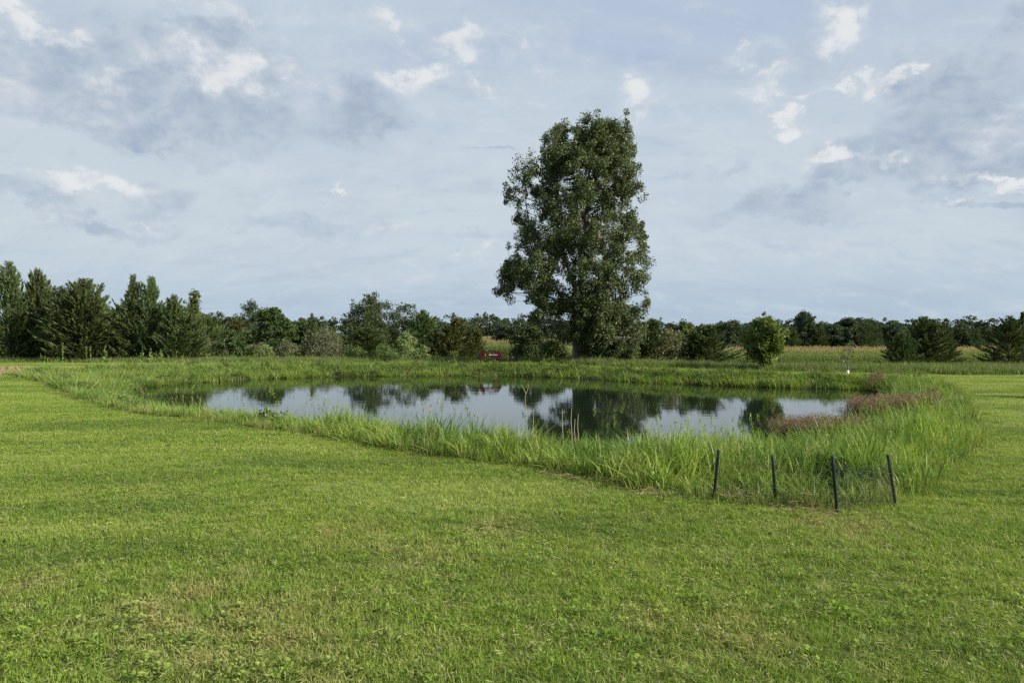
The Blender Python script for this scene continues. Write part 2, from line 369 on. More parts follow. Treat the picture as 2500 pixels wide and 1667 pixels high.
M_net = plain('netting', (0.008, 0.014, 0.012), 0.5)
M_wrap = plain('white_wrap', (0.80, 0.80, 0.82), 0.55, 0.0, (0.6, 0.6, 0.58))

def ground_mat():
    m, N = new_mat('ground'); P = pos(N)
    n = N.noise(P, 1.2, 6, 0.65); n2 = N.noise(P, 14.0, 4, 0.65)
    c = N.mix(N.ramp(n, 0.35, 0.65), (0.060, 0.080, 0.022), (0.095, 0.110, 0.034))
    c = N.mix(N.ramp(n2, 0.45, 0.75, 0.0, 0.6), c, (0.120, 0.095, 0.055))
    c = N.mix(N.attr('bank'), c, N.mix(n2, (0.050, 0.045, 0.028), (0.10, 0.085, 0.05)))
    sm = N.math('MULTIPLY', N.attr('straw'), 1.0)
    c = N.mix(sm, c, N.mix(N.ramp(n2, 0.3, 0.7), (0.26, 0.165, 0.085), (0.46, 0.33, 0.19)))
    p = N.node('ShaderNodeBsdfPrincipled'); N.set(p.inputs['Base Color'], c); p.inputs['Roughness'].default_value = 0.95
    p.inputs['Specular IOR Level'].default_value = 0.1
    bp = N.node('ShaderNodeBump'); bp.inputs['Distance'].default_value = 0.04; N.set(bp.inputs['Height'], n2); N.l.new(bp.outputs[0], p.inputs['Normal'])
    N.l.new(p.outputs[0], N.node('ShaderNodeOutputMaterial').inputs[0]); return m

def water_mat():
    m, N = new_mat('pond_water'); P = pos(N)
    p = N.node('ShaderNodeBsdfPrincipled'); p.inputs['Base Color'].default_value = (0.010, 0.018, 0.010, 1); p.inputs['Roughness'].default_value = 0.025
    p.inputs['IOR'].default_value = 1.36; p.inputs['Specular IOR Level'].default_value = 0.5
    a = N.noise(N.vmath('MULTIPLY', P, (1.1, 2.6, 1)), 1.0, 3, 0.5, 0.3)
    b = N.noise(N.vmath('MULTIPLY', P, (4.0, 9.0, 1)), 1.0, 2, 0.5)
    patch = N.ramp(N.noise(N.vmath('MULTIPLY', P, (0.10, 0.22, 1)), 1.0, 2, 0.5), 0.42, 0.66, 0.35, 1.0)
    h = N.math('MULTIPLY', N.math('ADD', a, N.math('MULTIPLY', b, 0.12)), patch)
    bp = N.node('ShaderNodeBump'); bp.inputs['Strength'].default_value = 0.13; bp.inputs['Distance'].default_value = 0.03
    N.set(bp.inputs['Height'], h); N.l.new(bp.outputs[0], p.inputs['Normal'])
    N.l.new(p.outputs[0], N.node('ShaderNodeOutputMaterial').inputs[0]); return m

# ------------------------------------------------------------------ ground and pond
def build_ground():
    def axis(lo, hi, step, far_lo, far_hi):
        core = np.arange(lo, hi + 1e-6, step); out = []
        a, s = hi, step
        while a < far_hi: s *= 1.35; a += s; out.append(min(a, far_hi))
        neg = []; a, s = lo, step
        while a > far_lo: s *= 1.35; a -= s; neg.append(max(a, far_lo))
        return np.concatenate([neg[::-1], core, out])
    xs = axis(-48, 48, 0.45, -3000, 3000); ys = axis(-4, 95, 0.45, -400, 4500)
    X, Y = np.meshgrid(xs, ys); p = np.stack([X.ravel(), Y.ravel()], 1)
    z = terrain(p); nx = len(xs); ny = len(ys)
    i = (np.arange(ny - 1)[:, None] * nx + np.arange(nx - 1)[None, :]).ravel()
    f = np.stack([i, i + 1, i + nx + 1, i + nx], 1)
    bank = inside(p, BANK).astype(float)
    me = np_mesh('ground', np.column_stack([p, z]), f, ground_mat(), {'bank': bank, 'straw': straw_mask(p)}, smooth=True)
    tag(mesh_obj('ground', me), 'grassy ground of the farm, sloping gently down to the pond and the corn', kind='structure')
    c = WATER.mean(0); ring = c + (WATER - c) * 1.0
    d = WATER - c; ring = WATER + d / np.linalg.norm(d, axis=1)[:, None] * 0.7
    rr = np.concatenate([[[*c, WATER_Z]], np.column_stack([ring, np.full(len(ring), WATER_Z)])])
    n = len(ring); tri = np.stack([np.zeros(n, int), 1 + np.arange(n), 1 + (np.arange(n) + 1) % n], 1)
    me = np_mesh('pond', rr, tri, water_mat(), smooth=True)
    tag(mesh_obj('pond', me), 'still pond reflecting trees and cloudy sky behind the tall grass', kind='structure')
build_ground()

# ------------------------------------------------------------------ geometry builders
def blades(n, xy, h, w, bend, dirs, segs, twist=None, droop=0.25):
    """n grass blades as ribbons -> verts, quads, tip, rnd"""
    t = np.linspace(0, 1, segs + 1)
    up = t[None, :] * (1 - droop * t[None, :] ** 2 * np.minimum(bend, 1.2)[:, None])
    z = h[:, None] * up
    out = (h * bend)[:, None] * t[None, :] ** 1.8
    cx = xy[:, 0:1] + np.cos(dirs)[:, None] * out; cy = xy[:, 1:2] + np.sin(dirs)[:, None] * out
    wd = dirs + np.pi / 2 + (twist if twist is not None else R.normal(0, 0.7, n))
    ww = (w / 2)[:, None] * np.clip(1 - t[None, :] ** 2.2, 0.06, 1)
    dx = np.cos(wd)[:, None] * ww; dy = np.sin(wd)[:, None] * ww
    V = np.stack([np.stack([cx - dx, cy - dy, z], 2), np.stack([cx + dx, cy + dy, z], 2)], 2)   # n,seg+1,2,3
    k = (segs + 1) * 2
    base = (np.arange(n) * k)[:, None] + (np.arange(segs) * 2)[None, :]
    f = np.stack([base, base + 1, base + 3, base + 2], 2).reshape(-1, 4)
    tip = np.broadcast_to(t[None, :, None], (n, segs + 1, 2)).ravel()
    r = np.broadcast_to(R.random(n)[:, None, None], (n, segs + 1, 2)).ravel()
    return V.reshape(-1, 3), f, tip, r

def scatter(name, variants, pts, rot, scl, idx, mat):
    """one stuff object: its own tufts instanced over its own loose points"""
    V, F, at_ = [], [], {'tip': [], 'rnd': [], 'tone': [], 'vid': []}; off = 0
    for k, v in enumerate(variants):
        V.append(v['v']); F.append(v['f'] + off); n = len(v['v']); off += n
        for a in ('tip', 'rnd', 'tone'): at_[a].append(v.get(a, np.zeros(n)))
        at_['vid'].append(np.full(n, k))
    m = len(pts); V.append(pts)
    for a in ('tip', 'rnd', 'tone'): at_[a].append(np.zeros(m))
    at_['vid'].append(np.full(m, -1))
    at = {a: np.concatenate(b) for a, b in at_.items()}; at['vid'] = at['vid'].astype(np.int32)
    z3 = np.zeros((off, 3)); at['prot'] = np.concatenate([z3, rot]); at['pscl'] = np.concatenate([z3, scl])
    at['pidx'] = np.concatenate([np.zeros(off), idx]).astype(np.int32)
    me = np_mesh(name, np.concatenate(V), np.concatenate(F), mat, at)
    o = mesh_obj(name, me)
    g = bpy.data.node_groups.new(name, 'GeometryNodeTree')
    g.interface.new_socket('Geometry', in_out='INPUT', socket_type='NodeSocketGeometry')
    g.interface.new_socket('Geometry', in_out='OUTPUT', socket_type='NodeSocketGeometry')
    N = NT(g); gi = N.node('NodeGroupInput'); go = N.node('NodeGroupOutput')
    def named(n, t):
        x = N.node('GeometryNodeInputNamedAttribute', data_type=t); x.inputs[0].default_value = n; return x.outputs[0]
    def cmp_(k):
        c = N.node('FunctionNodeCompare', data_type='INT', operation='EQUAL'); N.l.new(named('vid', 'INT'), c.inputs[2]); c.inputs[3].default_value = k; return c.outputs[0]
    def sepg(k):
        s = N.node('GeometryNodeSeparateGeometry', domain='POINT'); N.l.new(gi.outputs[0], s.inputs[0]); N.l.new(cmp_(k), s.inputs[1]); return s.outputs[0]
    j = N.node('GeometryNodeJoinGeometry')
    for k in range(len(variants)):
        ti = N.node('GeometryNodeGeometryToInstance'); N.l.new(sepg(k), ti.inputs[0]); N.l.new(ti.outputs[0], j.inputs[0])
    ip = N.node('GeometryNodeInstanceOnPoints'); N.l.new(sepg(-1), ip.inputs['Points']); N.l.new(j.outputs[0], ip.inputs['Instance'])
    ip.inputs['Pick Instance'].default_value = True; N.l.new(named('pidx', 'INT'), ip.inputs['Instance Index'])
    er = N.node('FunctionNodeEulerToRotation'); N.l.new(named('prot', 'FLOAT_VECTOR'), er.inputs[0]); N.l.new(er.outputs[0], ip.inputs['Rotation'])
    N.l.new(named('pscl', 'FLOAT_VECTOR'), ip.inputs['Scale']); N.l.new(ip.outputs[0], go.inputs[0])
    md = o.modifiers.new('scatter', 'NODES'); md.node_group = g
    return o

def tilt_to_ground(p, rz, e=0.35):
    """euler that follows the ground slope, then spins by rz"""
    gx = (terrain(p + [e, 0]) - terrain(p - [e, 0])) / (2 * e); gy = (terrain(p + [0, e]) - terrain(p - [0, e])) / (2 * e)
    out = np.zeros((len(p), 3))
    for i in range(len(p)):
        n = Vector((-gx[i], -gy[i], 1)).normalized()
        q = Vector((0, 0, 1)).rotation_difference(n).to_matrix() @ Matrix.Rotation(rz[i], 3, 'Z')
        out[i] = q.to_euler()
    return out

def wedge(p, margin=4.0): return (np.abs(p[:, 0]) < p[:, 1] * 0.74 + margin) & (p[:, 1] > 1.2)
def jgrid(x0, x1, y0, y1, s, jit=0.15):
    X, Y = np.meshgrid(np.arange(x0, x1, s), np.arange(y0, y1, s)); p = np.stack([X.ravel(), Y.ravel()], 1)
    return p + R.uniform(-jit, jit, p.shape) * s

class Acc:
    def __init__(s): s.V, s.F, s.A, s.off = [], [], {}, 0
    def add(s, v, f, **attrs):
        s.V.append(v); s.F.append(np.asarray(f) + s.off); s.off += len(v)
        for k, a in attrs.items(): s.A.setdefault(k, []).append(np.broadcast_to(a, (len(v),)))
    def mesh(s, name, mat, smooth=False):
        return np_mesh(name, np.concatenate(s.V), np.concatenate(s.F), mat, {k: np.concatenate(a) for k, a in s.A.items()}, smooth=smooth)

def leaf_quads(c, L, W, axis, nrm):
    """diamond leaves folded a little along the midrib"""
    b = np.cross(axis, nrm); b /= np.linalg.norm(b, axis=1)[:, None] + 1e-9
    L = L[:, None]; W = W[:, None]
    v = np.stack([c - axis * L * .5, c + b * W * .5 + axis * L * -.08, c + axis * L * .5, c - b * W * .5 + axis * L * -.08], 1)
    return v.reshape(-1, 3), np.arange(len(c) * 4).reshape(-1, 4)

def rdir(n):
    d = R.normal(0, 1, (n, 3)); return d / np.linalg.norm(d, axis=1)[:, None]

def leaf_clusters(acc, cen, rr, per, L, ratio=0.8, droop=0.3, up=0.3, squash=0.8):
    n = len(cen) * per; ci = np.repeat(np.arange(len(cen)), per)
    d = rdir(n) * (R.random(n) ** 0.45)[:, None]; d[:, 2] *= squash
    c = cen[ci] + d * np.asarray(rr)[ci][:, None]
    ax = rdir(n); ax[:, 2] -= droop; ax /= np.linalg.norm(ax, axis=1)[:, None]
    nr = rdir(n) + d * 0.6; nr[:, 2] += up; nr /= np.linalg.norm(nr, axis=1)[:, None]
    l = L * R.uniform(.7, 1.25, n); v, f = leaf_quads(c, l, l * ratio, ax, nr)
    cl = R.random(len(cen)); tn = R.random(n)
    acc.add(v, f, rnd=np.repeat(R.random(n), 4), clump=np.repeat(cl[ci], 4), tone=np.repeat(np.clip(tn * .6 + cl[ci] * .4, 0, 1), 4))

# ------------------------------------------------------------------ lawn
def lawn_patch(size, n, hmin, hmax, w):
    xy = R.uniform(-size / 2 * 1.24, size / 2 * 1.24, (n, 2))
    # tufted growth
    tuft = R.uniform(-size / 2, size / 2, (max(4, int(size * size * 40)), 2)); k = R.integers(0, len(tuft), n)
    mixm = R.random(n) < 0.35; xy[mixm] = tuft[k[mixm]] + R.normal(0, 0.04 * max(1, size), (mixm.sum(), 2))
    h = R.uniform(hmin, hmax, n) * np.where(R.random(n) < 0.06, 1.5, 1.0)
    v, f, t, r = blades(n, xy, h, R.uniform(0.6, 1.2, n) * w, np.abs(R.normal(0.9, 0.6, n)), R.uniform(0, 6.283, n), 2, droop=.35)
    return dict(v=v, f=f, tip=t, rnd=r)

def build_lawn():
    p = jgrid(-16, 16, 1.5, 13.5, 0.5, 0.08); p = p[wedge(p, 3.0)]
    p = p[~inside(p, BANK) | (pdist(p, BANK) < 0.12)]
    z = terrain(p); rz = R.integers(0, 4, len(p)) * (np.pi / 2) + R.uniform(-.2, .2, len(p))
    s = np.ones((len(p), 3)); s[:, 2] = 0.85 + 0.35 * (0.5 + 0.5 * np.sin(p[:, 0] * 1.7 + p[:, 1] * 0.9) * np.sin(p[:, 1] * 1.3)) + R.uniform(-.1, .1, len(p))
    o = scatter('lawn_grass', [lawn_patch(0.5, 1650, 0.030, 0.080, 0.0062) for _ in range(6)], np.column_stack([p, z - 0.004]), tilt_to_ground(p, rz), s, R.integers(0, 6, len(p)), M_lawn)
    tag(o, 'mown lawn in the foreground, green with thin dried-out patches', 'grass', kind='stuff')
    p = jgrid(-45, 45, 13.5, 58, 1.0, 0.08); p = p[wedge(p, 5.0)]
    ok = (~inside(p, BANK) | (pdist(p, BANK) < 0.2)) & (p[:, 1] < rough_start(p[:, 0]) + 0.3) & (straw_mask(p) < 0.5)
    p = p[ok]; z = terrain(p); rz = R.uniform(0, 6.283, len(p)); s = np.full((len(p), 3), 1.05); s[:, 2] = R.uniform(0.85, 1.15, len(p))
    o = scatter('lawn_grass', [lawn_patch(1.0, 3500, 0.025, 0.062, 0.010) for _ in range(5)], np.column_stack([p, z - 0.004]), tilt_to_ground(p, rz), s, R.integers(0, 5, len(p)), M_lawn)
    tag(o, 'mown lawn farther off, running around both sides of the pond', 'grass', kind='stuff')
build_lawn()

# coarse tufts, small broad weeds and clippings in the lawn
def build_lawn_mix():
    def tuft(n, h, w, b): 
        v, f, t, r = blades(n, R.normal(0, .045, (n, 2)), R.uniform(.5, 1, n) * h, np.full(n, w), np.abs(R.normal(b, .4, n)), R.uniform(0, 6.28, n), 3, droop=.4); return dict(v=v, f=f, tip=np.maximum(t, .3), rnd=r * .85)
    def clip(n):
        v = []; c = np.column_stack([R.uniform(-.25, .25, (n, 2)), R.uniform(.03, .07, n)]); ax = rdir(n); ax[:, 2] *= .2; v, f = leaf_quads(c, R.uniform(.04, .10, n), np.full(n, .006), ax, rdir(n) + [0, 0, 2]); return dict(v=v, f=f, tip=np.ones(len(v)), rnd=np.full(len(v), .98))
    def rosette(n):
        a = R.uniform(0, 6.28, n); ax = np.column_stack([np.cos(a), np.sin(a), R.uniform(.1, .5, n)]); c = ax * .035 + [0, 0, .045] + R.normal(0, .02, (n, 3)); v, f = leaf_quads(c, R.uniform(.022, .045, n), R.uniform(.014, .024, n), ax, np.tile([0, 0, 1.], (n, 1)) + R.normal(0, .3, (n, 3))); return dict(v=v, f=f, tip=np.full(len(v), .6), rnd=np.repeat(R.random(n) * .6, 4))
    vs = [tuft(26, .11, .009, 1.0), tuft(20, .13, .010, 1.2), tuft(30, .09, .008, .8), clip(9), clip(14), rosette(12), rosette(20)]
    hot = [(ground_from_px(130, 1590), .7, 130), (ground_from_px(560, 1600), .5, 60), (ground_from_px(1180, 1330), .5, 60), (ground_from_px(1640, 1500), .6, 60), (ground_from_px(330, 1250), .8, 70), (ground_from_px(2330, 1500), .8, 80)]
    P_, I_ = [], []
    for (c, r, n) in hot: P_.append(R.normal(0, r, (n, 2)) * [1, .8] + c); I_.append(R.integers(0, 3, n))
    q = np.stack([R.uniform(-9, 9, 5200), R.uniform(2, 13, 5200) ** 1.0], 1); q = q[wedge(q, 1.5)]; P_.append(q); I_.append(R.choice(7, len(q), p=[.14, .12, .18, .26, .18, .08, .04]))
    p = np.concatenate(P_); ix = np.concatenate(I_); k = ~inside(p, BANK) & (p[:, 1] > 1.5); p, ix = p[k], ix[k]; n = len(p)
    o = scatter('lawn_weeds', vs, np.column_stack([p, terrain(p)]), np.column_stack([np.zeros(n), np.zeros(n), R.uniform(0, 6.28, n)]), np.repeat(R.uniform(.7, 1.2, n)[:, None], 3, 1), ix, M_lawn)
    tag(o, 'coarse grass tufts, small flat weeds and pale clippings in the foreground lawn', 'grass', kind='stuff')
build_lawn_mix()

# ------------------------------------------------------------------ tall grass round the pond
def tall_clump(n, rr, h0, h1, w, segs, lean=0.0):
    xy = R.normal(0, rr, (n, 2)); h = R.uniform(h0, h1, n) * R.uniform(0.55, 1.0, n) ** 0.6
    d = np.arctan2(xy[:, 1], xy[:, 0]) + R.normal(0, 0.9, n)
    b = np.abs(R.normal(0.32, 0.24, n)) * (lean or 1.0); b[R.random(n) < 0.15] += 0.45
    v, f, t, r = blades(n, xy, h, R.uniform(0.6, 1.25, n) * w, b, d, segs, droop=0.35)
    return dict(v=v, f=f, tip=t, rnd=r)

def build_tall():
    x0, x1, y0, y1 = BANK[:, 0].min(), BANK[:, 0].max(), BANK[:, 1].min(), BANK[:, 1].max()
    n = 110000
    p = np.stack([R.uniform(x0, x1, n), R.uniform(y0, y1, n)], 1)
    ib = inside(p, BANK); p = p[ib]; dw = pdist(p, WATER); iw = inside(p, WATER); db = pdist(p, BANK)
    keep = (~iw) | (dw < 0.35); p, dw, db, iw = p[keep], dw[keep], db[keep], iw[keep]
    D = p[:, 1]; dens = np.clip(38 * (14 / np.maximum(D, 12)) ** 0.9, 10, 38)             # clumps per m2
    area = (x1 - x0) * (y1 - y0); tus = np.sin(p[:, 0] * 3.1 + 2 * np.sin(p[:, 1] * 1.9)) * np.sin(p[:, 1] * 3.7 + 1.5 * np.sin(p[:, 0] * 2.3)); keep = R.random(len(p)) < dens * area / n * (.82 + .40 * tus)
    # the ground inside the netting and along the mown edge carries shorter growth
    p, dw, db = p[keep], dw[keep], db[keep]
    pen = (p[:, 1] < 10.9) & (p[:, 0] > 2.3) & (p[:, 0] < 5.6)
    near = p[:, 1] < 24
    h = (0.42 + 0.50 * sstep(0.0, 1.3, db)) * R.uniform(0.75, 1.15, len(p))
    h *= 1 + 0.24 * np.sin(p[:, 0] * 1.1 + 0.5) * np.sin(p[:, 1] * 0.8)
    right = (p[:, 0] > 6.5); h[right] *= 1.06
    left = (p[:, 0] < -9) & (p[:, 1] < 46); h[left] *= 1.0
    h *= 1 - .34 * sstep(33, 40, p[:, 1])
    h[(p[:, 1] > 36) & (p[:, 0] > 4)] *= 0.95
    lf = (p[:, 0] > -17.5) & (p[:, 0] < -4.5) & (p[:, 1] < 33); h[lf] *= 0.74
    h[(p[:, 0] > -4.6) & (p[:, 0] < .4) & (p[:, 1] > 45)] *= .82
    h[pen] *= 0.55
    z = terrain(p)
    tilt = 0.20 * np.sin(p[:, 0] * 0.35 + 1) ; tilt = np.where(p[:, 0] < -6, 0.22, tilt * 0.6)
    rot = np.zeros((len(p), 3)); rz = R.uniform(0, 6.283, len(p))
    for i in range(len(p)):
        m = Matrix.Rotation(tilt[i] + rnd.gauss(0, .10), 3, 'Y') @ Matrix.Rotation(rnd.gauss(0, .10), 3, 'X') @ Matrix.Rotation(rz[i], 3, 'Z')
        rot[i] = m.to_euler()
    vn = [tall_clump(13, 0.085, 0.55, 1.25, 0.030, 5, .55) for _ in range(5)] + [tall_clump(22, 0.11, 0.6, 1.1, 0.014, 5) for _ in range(3)]
    vf = [tall_clump(22, 0.16, 0.70, 1.20, 0.034, 3) for _ in range(5)]
    for msk, vs, lab in ((near, vn, 'tall green grass standing along the near bank of the pond'), (~near, vf, 'tall green grass along the far bank of the pond')):
        q = p[msk]; s = np.repeat(h[msk][:, None], 3, 1); s[:, :2] = 0.75 + 0.25 * s[:, :2]
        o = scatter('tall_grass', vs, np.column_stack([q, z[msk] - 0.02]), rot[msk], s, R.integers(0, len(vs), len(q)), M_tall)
        tag(o, lab, 'tall grass', kind='stuff')
build_tall()

# shorter ragged fringe where the mower leaves off
def build_fringe():
    p = np.stack([R.uniform(-26, 16, 60000), R.uniform(8, 37, 60000)], 1); db = pdist(p, BANK); ib = inside(p, BANK)
    p, db, ib = p[(db < .42)], db[db < .42], ib[db < .42]; k = R.random(len(p)) < np.where(ib, .75, np.clip(.75 - db * 2.0, 0, 1)); p, db, ib = p[k], db[k], ib[k]; n = len(p)
    s = np.where(ib, R.uniform(.7, 1.1, n), R.uniform(.45, .8, n) * (1 - db)); vs = [tall_clump(13, .07, .16, .42, .011, 3) for _ in range(5)]
    o = scatter('fringe_grass', vs, np.column_stack([p, terrain(p) - .01]), np.column_stack([R.normal(0, .15, n), R.normal(0, .15, n), R.uniform(0, 6.28, n)]), np.repeat(s[:, None], 3, 1), R.integers(0, 5, n), M_fringe)
    tag(o, 'ragged knee-high fringe between the mown lawn and the tall bank grass', 'grass', kind='stuff')
M_fringe = leafy('fringe_blades', lambda N: N.mix(N.ramp(N.noise(pos(N), .7, 3, .6), .45, .65), N.mix(N.attr('rnd'), (0.10, 0.165, 0.03), (0.26, 0.33, 0.075)), N.mix(N.attr('rnd'), (0.17, 0.175, 0.05), (0.42, 0.38, 0.16))), .35, .2, .5)
build_fringe()

# seed stalks, dead stems and broad-leaved weeds mixed into the bank grass
def build_bank_mix():
    def stalk_v():
        n = 5; xy = R.normal(0, .06, (n, 2)); d = R.uniform(0, 6.28, n)
        v, f, t, r = blades(n, xy, R.uniform(.8, 1.2, n), np.full(n, .007), np.abs(R.normal(.18, .12, n)), d, 4)
        V, F, Q = [v], [f], [r * .9]; off = len(v); m = n * 14; src = R.integers(0, n, m); top = v.reshape(n, 5, 2, 3)[src, 4, 0]
        c = top + np.column_stack([R.normal(0, .012, (m, 2)), -R.random(m) * .16]); q, g = leaf_quads(c, R.uniform(.03, .06, m), np.full(m, .012), rdir(m) + [0, 0, 1.2], rdir(m)); V.append(q); F.append(g + off); Q.append(np.full(len(q), .955 if R.random() < .5 else .8))
        return dict(v=np.concatenate(V), f=np.concatenate(F), rnd=np.concatenate(Q), tip=np.ones(sum(map(len, V))))
    def weed_v():
        a = Acc(); cen = np.column_stack([R.normal(0, .16, (16, 2)), R.uniform(.05, .48, 16)]); leaf_clusters(a, cen, np.full(16, .12), 16, .085, .6)
        return dict(v=np.concatenate(a.V), f=np.concatenate(a.F), rnd=np.concatenate(a.A['rnd']), tone=np.concatenate(a.A['tone']))
    p = np.stack([R.uniform(-28, 21, 9000), R.uniform(9, 54, 9000)], 1); p = p[inside(p, BANK)]; dw = pdist(p, WATER); iw = inside(p, WATER); db = pdist(p, BANK); p = p[~iw & (db > .35)]
    a = p[:230]; b = p[700:1400]; b = b[b[:, 1] > 17][:230]
    for q, vs, m, nm, lab, cat in ((a, [stalk_v() for _ in range(5)], M_tall, 'seed_stalks', 'pale seed stalks and dead stems rising out of the tall bank grass', 'stalks'), (b, [weed_v() for _ in range(4)], F_mid, 'bank_weeds', 'dark broad-leaved weeds growing between the tall bank grass', 'weeds')):
        n = len(q); sc = np.repeat(R.uniform(.7, 1.15, n)[:, None], 3, 1)
        o = scatter(nm, vs, np.column_stack([q, terrain(q) - .02]), np.column_stack([R.normal(0, .12, n), R.normal(.1, .12, n), R.uniform(0, 6.28, n)]), sc, R.integers(0, len(vs), n), m); tag(o, lab, cat, kind='stuff')
build_bank_mix()

# reddish seed grass in three drifts by the right end of the water
def build_red():
    spots = [(ground_from_px(1990, 1085, -0.45), 2.3, 1.0, 300, 0.62), (ground_from_px(2190, 1020, -0.15), 2.2, 2.0, 420, 0.78), (ground_from_px(2135, 958, -0.4), 1.5, 0.9, 110, 0.6)]
    spots[0] = ((7.7, 18.2), 1.1, 0.7, 150, 0.85); spots[1] = ((11.3, 21.6), 0.9, 1.7, 105, 1.0); spots[2] = ((18.9, 36.6), 0.8, .8, 30, 0.7)
    labs = ['drift of reddish-brown seed grass leaning at the water edge near the fence', 'larger drift of reddish-brown grass on the right bank', 'small pale reddish patch of grass at the far right corner of the water']
    def tuft():
        n = 34; xy = R.normal(0, 0.10, (n, 2)); h = R.uniform(0.7, 1.0, n); d = R.normal(0, 0.9, n)
        v, f, t, r = blades(n, xy, h, np.full(n, 0.008), np.abs(R.normal(.35, .2, n)), d, 3)
        V, F, T, Q = [v], [f], [t], [r]; off = len(v)
        # open seed heads
        m = n * 7; src = R.integers(0, n, m); top = v.reshape(n, 4, 2, 3)[src, 3, 0]
        c = top + R.normal(0, 0.06, (m, 3)) + [0, 0, -0.03]
        dd = R.normal(0, 1, (m, 3)); dd /= np.linalg.norm(dd, axis=1)[:, None]; e = np.cross(dd, R.normal(0, 1, (m, 3))); e /= np.linalg.norm(e, axis=1)[:, None]
        q = np.stack([c - dd * .045, c + e * .006, c + dd * .045, c - e * .006], 1).reshape(-1, 3)
        V.append(q); F.append(np.arange(m * 4).reshape(-1, 4) + off); T.append(np.ones(m * 4)); Q.append(np.repeat(R.random(m), 4))
        return dict(v=np.concatenate(V), f=np.concatenate(F), tip=np.concatenate(T), rnd=np.concatenate(Q))
    vs = [tuft() for _ in range(4)]
    for (c, rx, ry, n, hh), lab in zip(spots, labs):
        a = R.uniform(0, 6.283, n); r = np.sqrt(R.random(n)); p = np.stack([c[0] + rx * r * np.cos(a), c[1] + ry * r * np.sin(a)], 1)
        z = np.maximum(terrain(p), WATER_Z - 0.1); s = np.repeat((hh * R.uniform(.8, 1.15, n))[:, None], 3, 1)
        rot = np.column_stack([R.normal(0, .1, n), R.normal(0.18, .1, n), R.uniform(-.5, .5, n)])
        tag(scatter('reddish_grass', vs, np.column_stack([p, z]), rot, s, R.integers(0, 4, n), M_red), lab, 'grass', kind='stuff')
build_red()

# rough meadow between the mown ground, the trees and the corn
def build_meadow():
    p = jgrid(-75, 75, 37, 100, 0.85, 0.4); p = p[np.abs(p[:, 0]) < p[:, 1] * 0.76 + 4]
    rs = rough_start(p[:, 0]); p = p[~((p[:, 0] > -3.5) & (p[:, 0] < -.2) & (p[:, 1] < 54.6))]; rs = rough_start(p[:, 0]); p = p[(p[:, 1] > rs + R.uniform(0, .5, len(p))) & ~inside(p, BANK)]
    keep = (p[:, 1] < 74) | (p[:, 0] > -2) ; p = p[keep]
    z = terrain(p); n = len(p)
    def patch():
        m = 150; xy = R.uniform(-.55, .55, (m, 2)); v, f, t, r = blades(m, xy, R.uniform(.25, .7, m), np.full(m, 0.026), np.abs(R.normal(.4, .3, m)), R.uniform(0, 6.283, m), 2)
        return dict(v=v, f=f, tip=t, rnd=r)
    s = np.ones((n, 3)); fade = sstep(0, 1.6, p[:, 1] - rough_start(p[:, 0]))
    s[:, 2] = (0.35 + 0.6 * fade) * R.uniform(.75, 1.2, n)
    s[p[:, 0] < -26, 2] *= 0.9
    o = scatter('meadow_grass', [patch() for _ in range(5)], np.column_stack([p, z - .02]), np.column_stack([np.zeros(n), np.zeros(n), R.uniform(0, 6.283, n)]), s, R.integers(0, 5, n), M_meadow)
    tag(o, 'rough unmown grass between the pond, the trees and the corn', 'grass', kind='stuff')
build_meadow()

# straw and cut stems
def build_straw():
    def bundle(n, rr, L, w):
        xy = R.normal(0, rr, (n, 2)); a = R.uniform(0, 6.283, n); l = R.uniform(.4, 1, n) * L; z0 = R.uniform(0.005, 0.05, n); dz = R.normal(0, .25, n) * l * 0.3
        c, s_ = np.cos(a), np.sin(a)
        A = np.column_stack([xy[:, 0] - c * l / 2, xy[:, 1] - s_ * l / 2, np.maximum(z0 - dz, .004)]); B = np.column_stack([xy[:, 0] + c * l / 2, xy[:, 1] + s_ * l / 2, np.maximum(z0 + dz, .004)])
        e = np.column_stack([-s_, c, np.full(n, .5)]) * w / 2
        v = np.stack([A - e, A + e, B + e, B - e], 1).reshape(-1, 3); return dict(v=v, f=np.arange(n * 4).reshape(-1, 4), rnd=np.repeat(R.random(n), 4))
    q = np.stack([R.uniform(-41, -25, 900), R.uniform(35, 50, 900)], 1); q = q[(straw_mask(q) > 0.4) & ~inside(q, BANK)]; n = len(q)
    vs = [bundle(110, .33, .45, .018) for _ in range(4)]
    o = scatter('straw', vs, np.column_stack([q, terrain(q)]), np.column_stack([np.zeros(n), np.zeros(n), R.uniform(0, 6, n)]), np.ones((n, 3)), R.integers(0, 4, n), M_straw)
    tag(o, 'pale brown straw strewn over bare ground below the leftmost cedar', 'straw', kind='stuff')
    ln = []
    for (a, b, m) in (((1490, 1178), (1620, 1222), 20), ((1785, 1238), (1870, 1226), 10), ((1905, 1250), (2030, 1268), 7), ((1330, 1165), (1480, 1180), 8)):
        for t in np.linspace(0, 1, m): ln.append(ground_from_px(a[0] + (b[0] - a[0]) * t, a[1] + (b[1] - a[1]) * t - rnd.uniform(-3, 9)))
    q = np.array(ln); n = len(q); vs = [bundle(22, .13, .30, .005) for _ in range(4)]
    o = scatter('straw', vs, np.column_stack([q, terrain(q)]), np.column_stack([R.normal(0, .15, n), R.normal(0, .15, n), R.uniform(0, 6, n)]), np.ones((n, 3)), R.integers(0, 4, n), M_straw)
    tag(o, 'dry cut stems lying along the lawn edge by the netting fence', 'straw', kind='stuff')
build_straw()

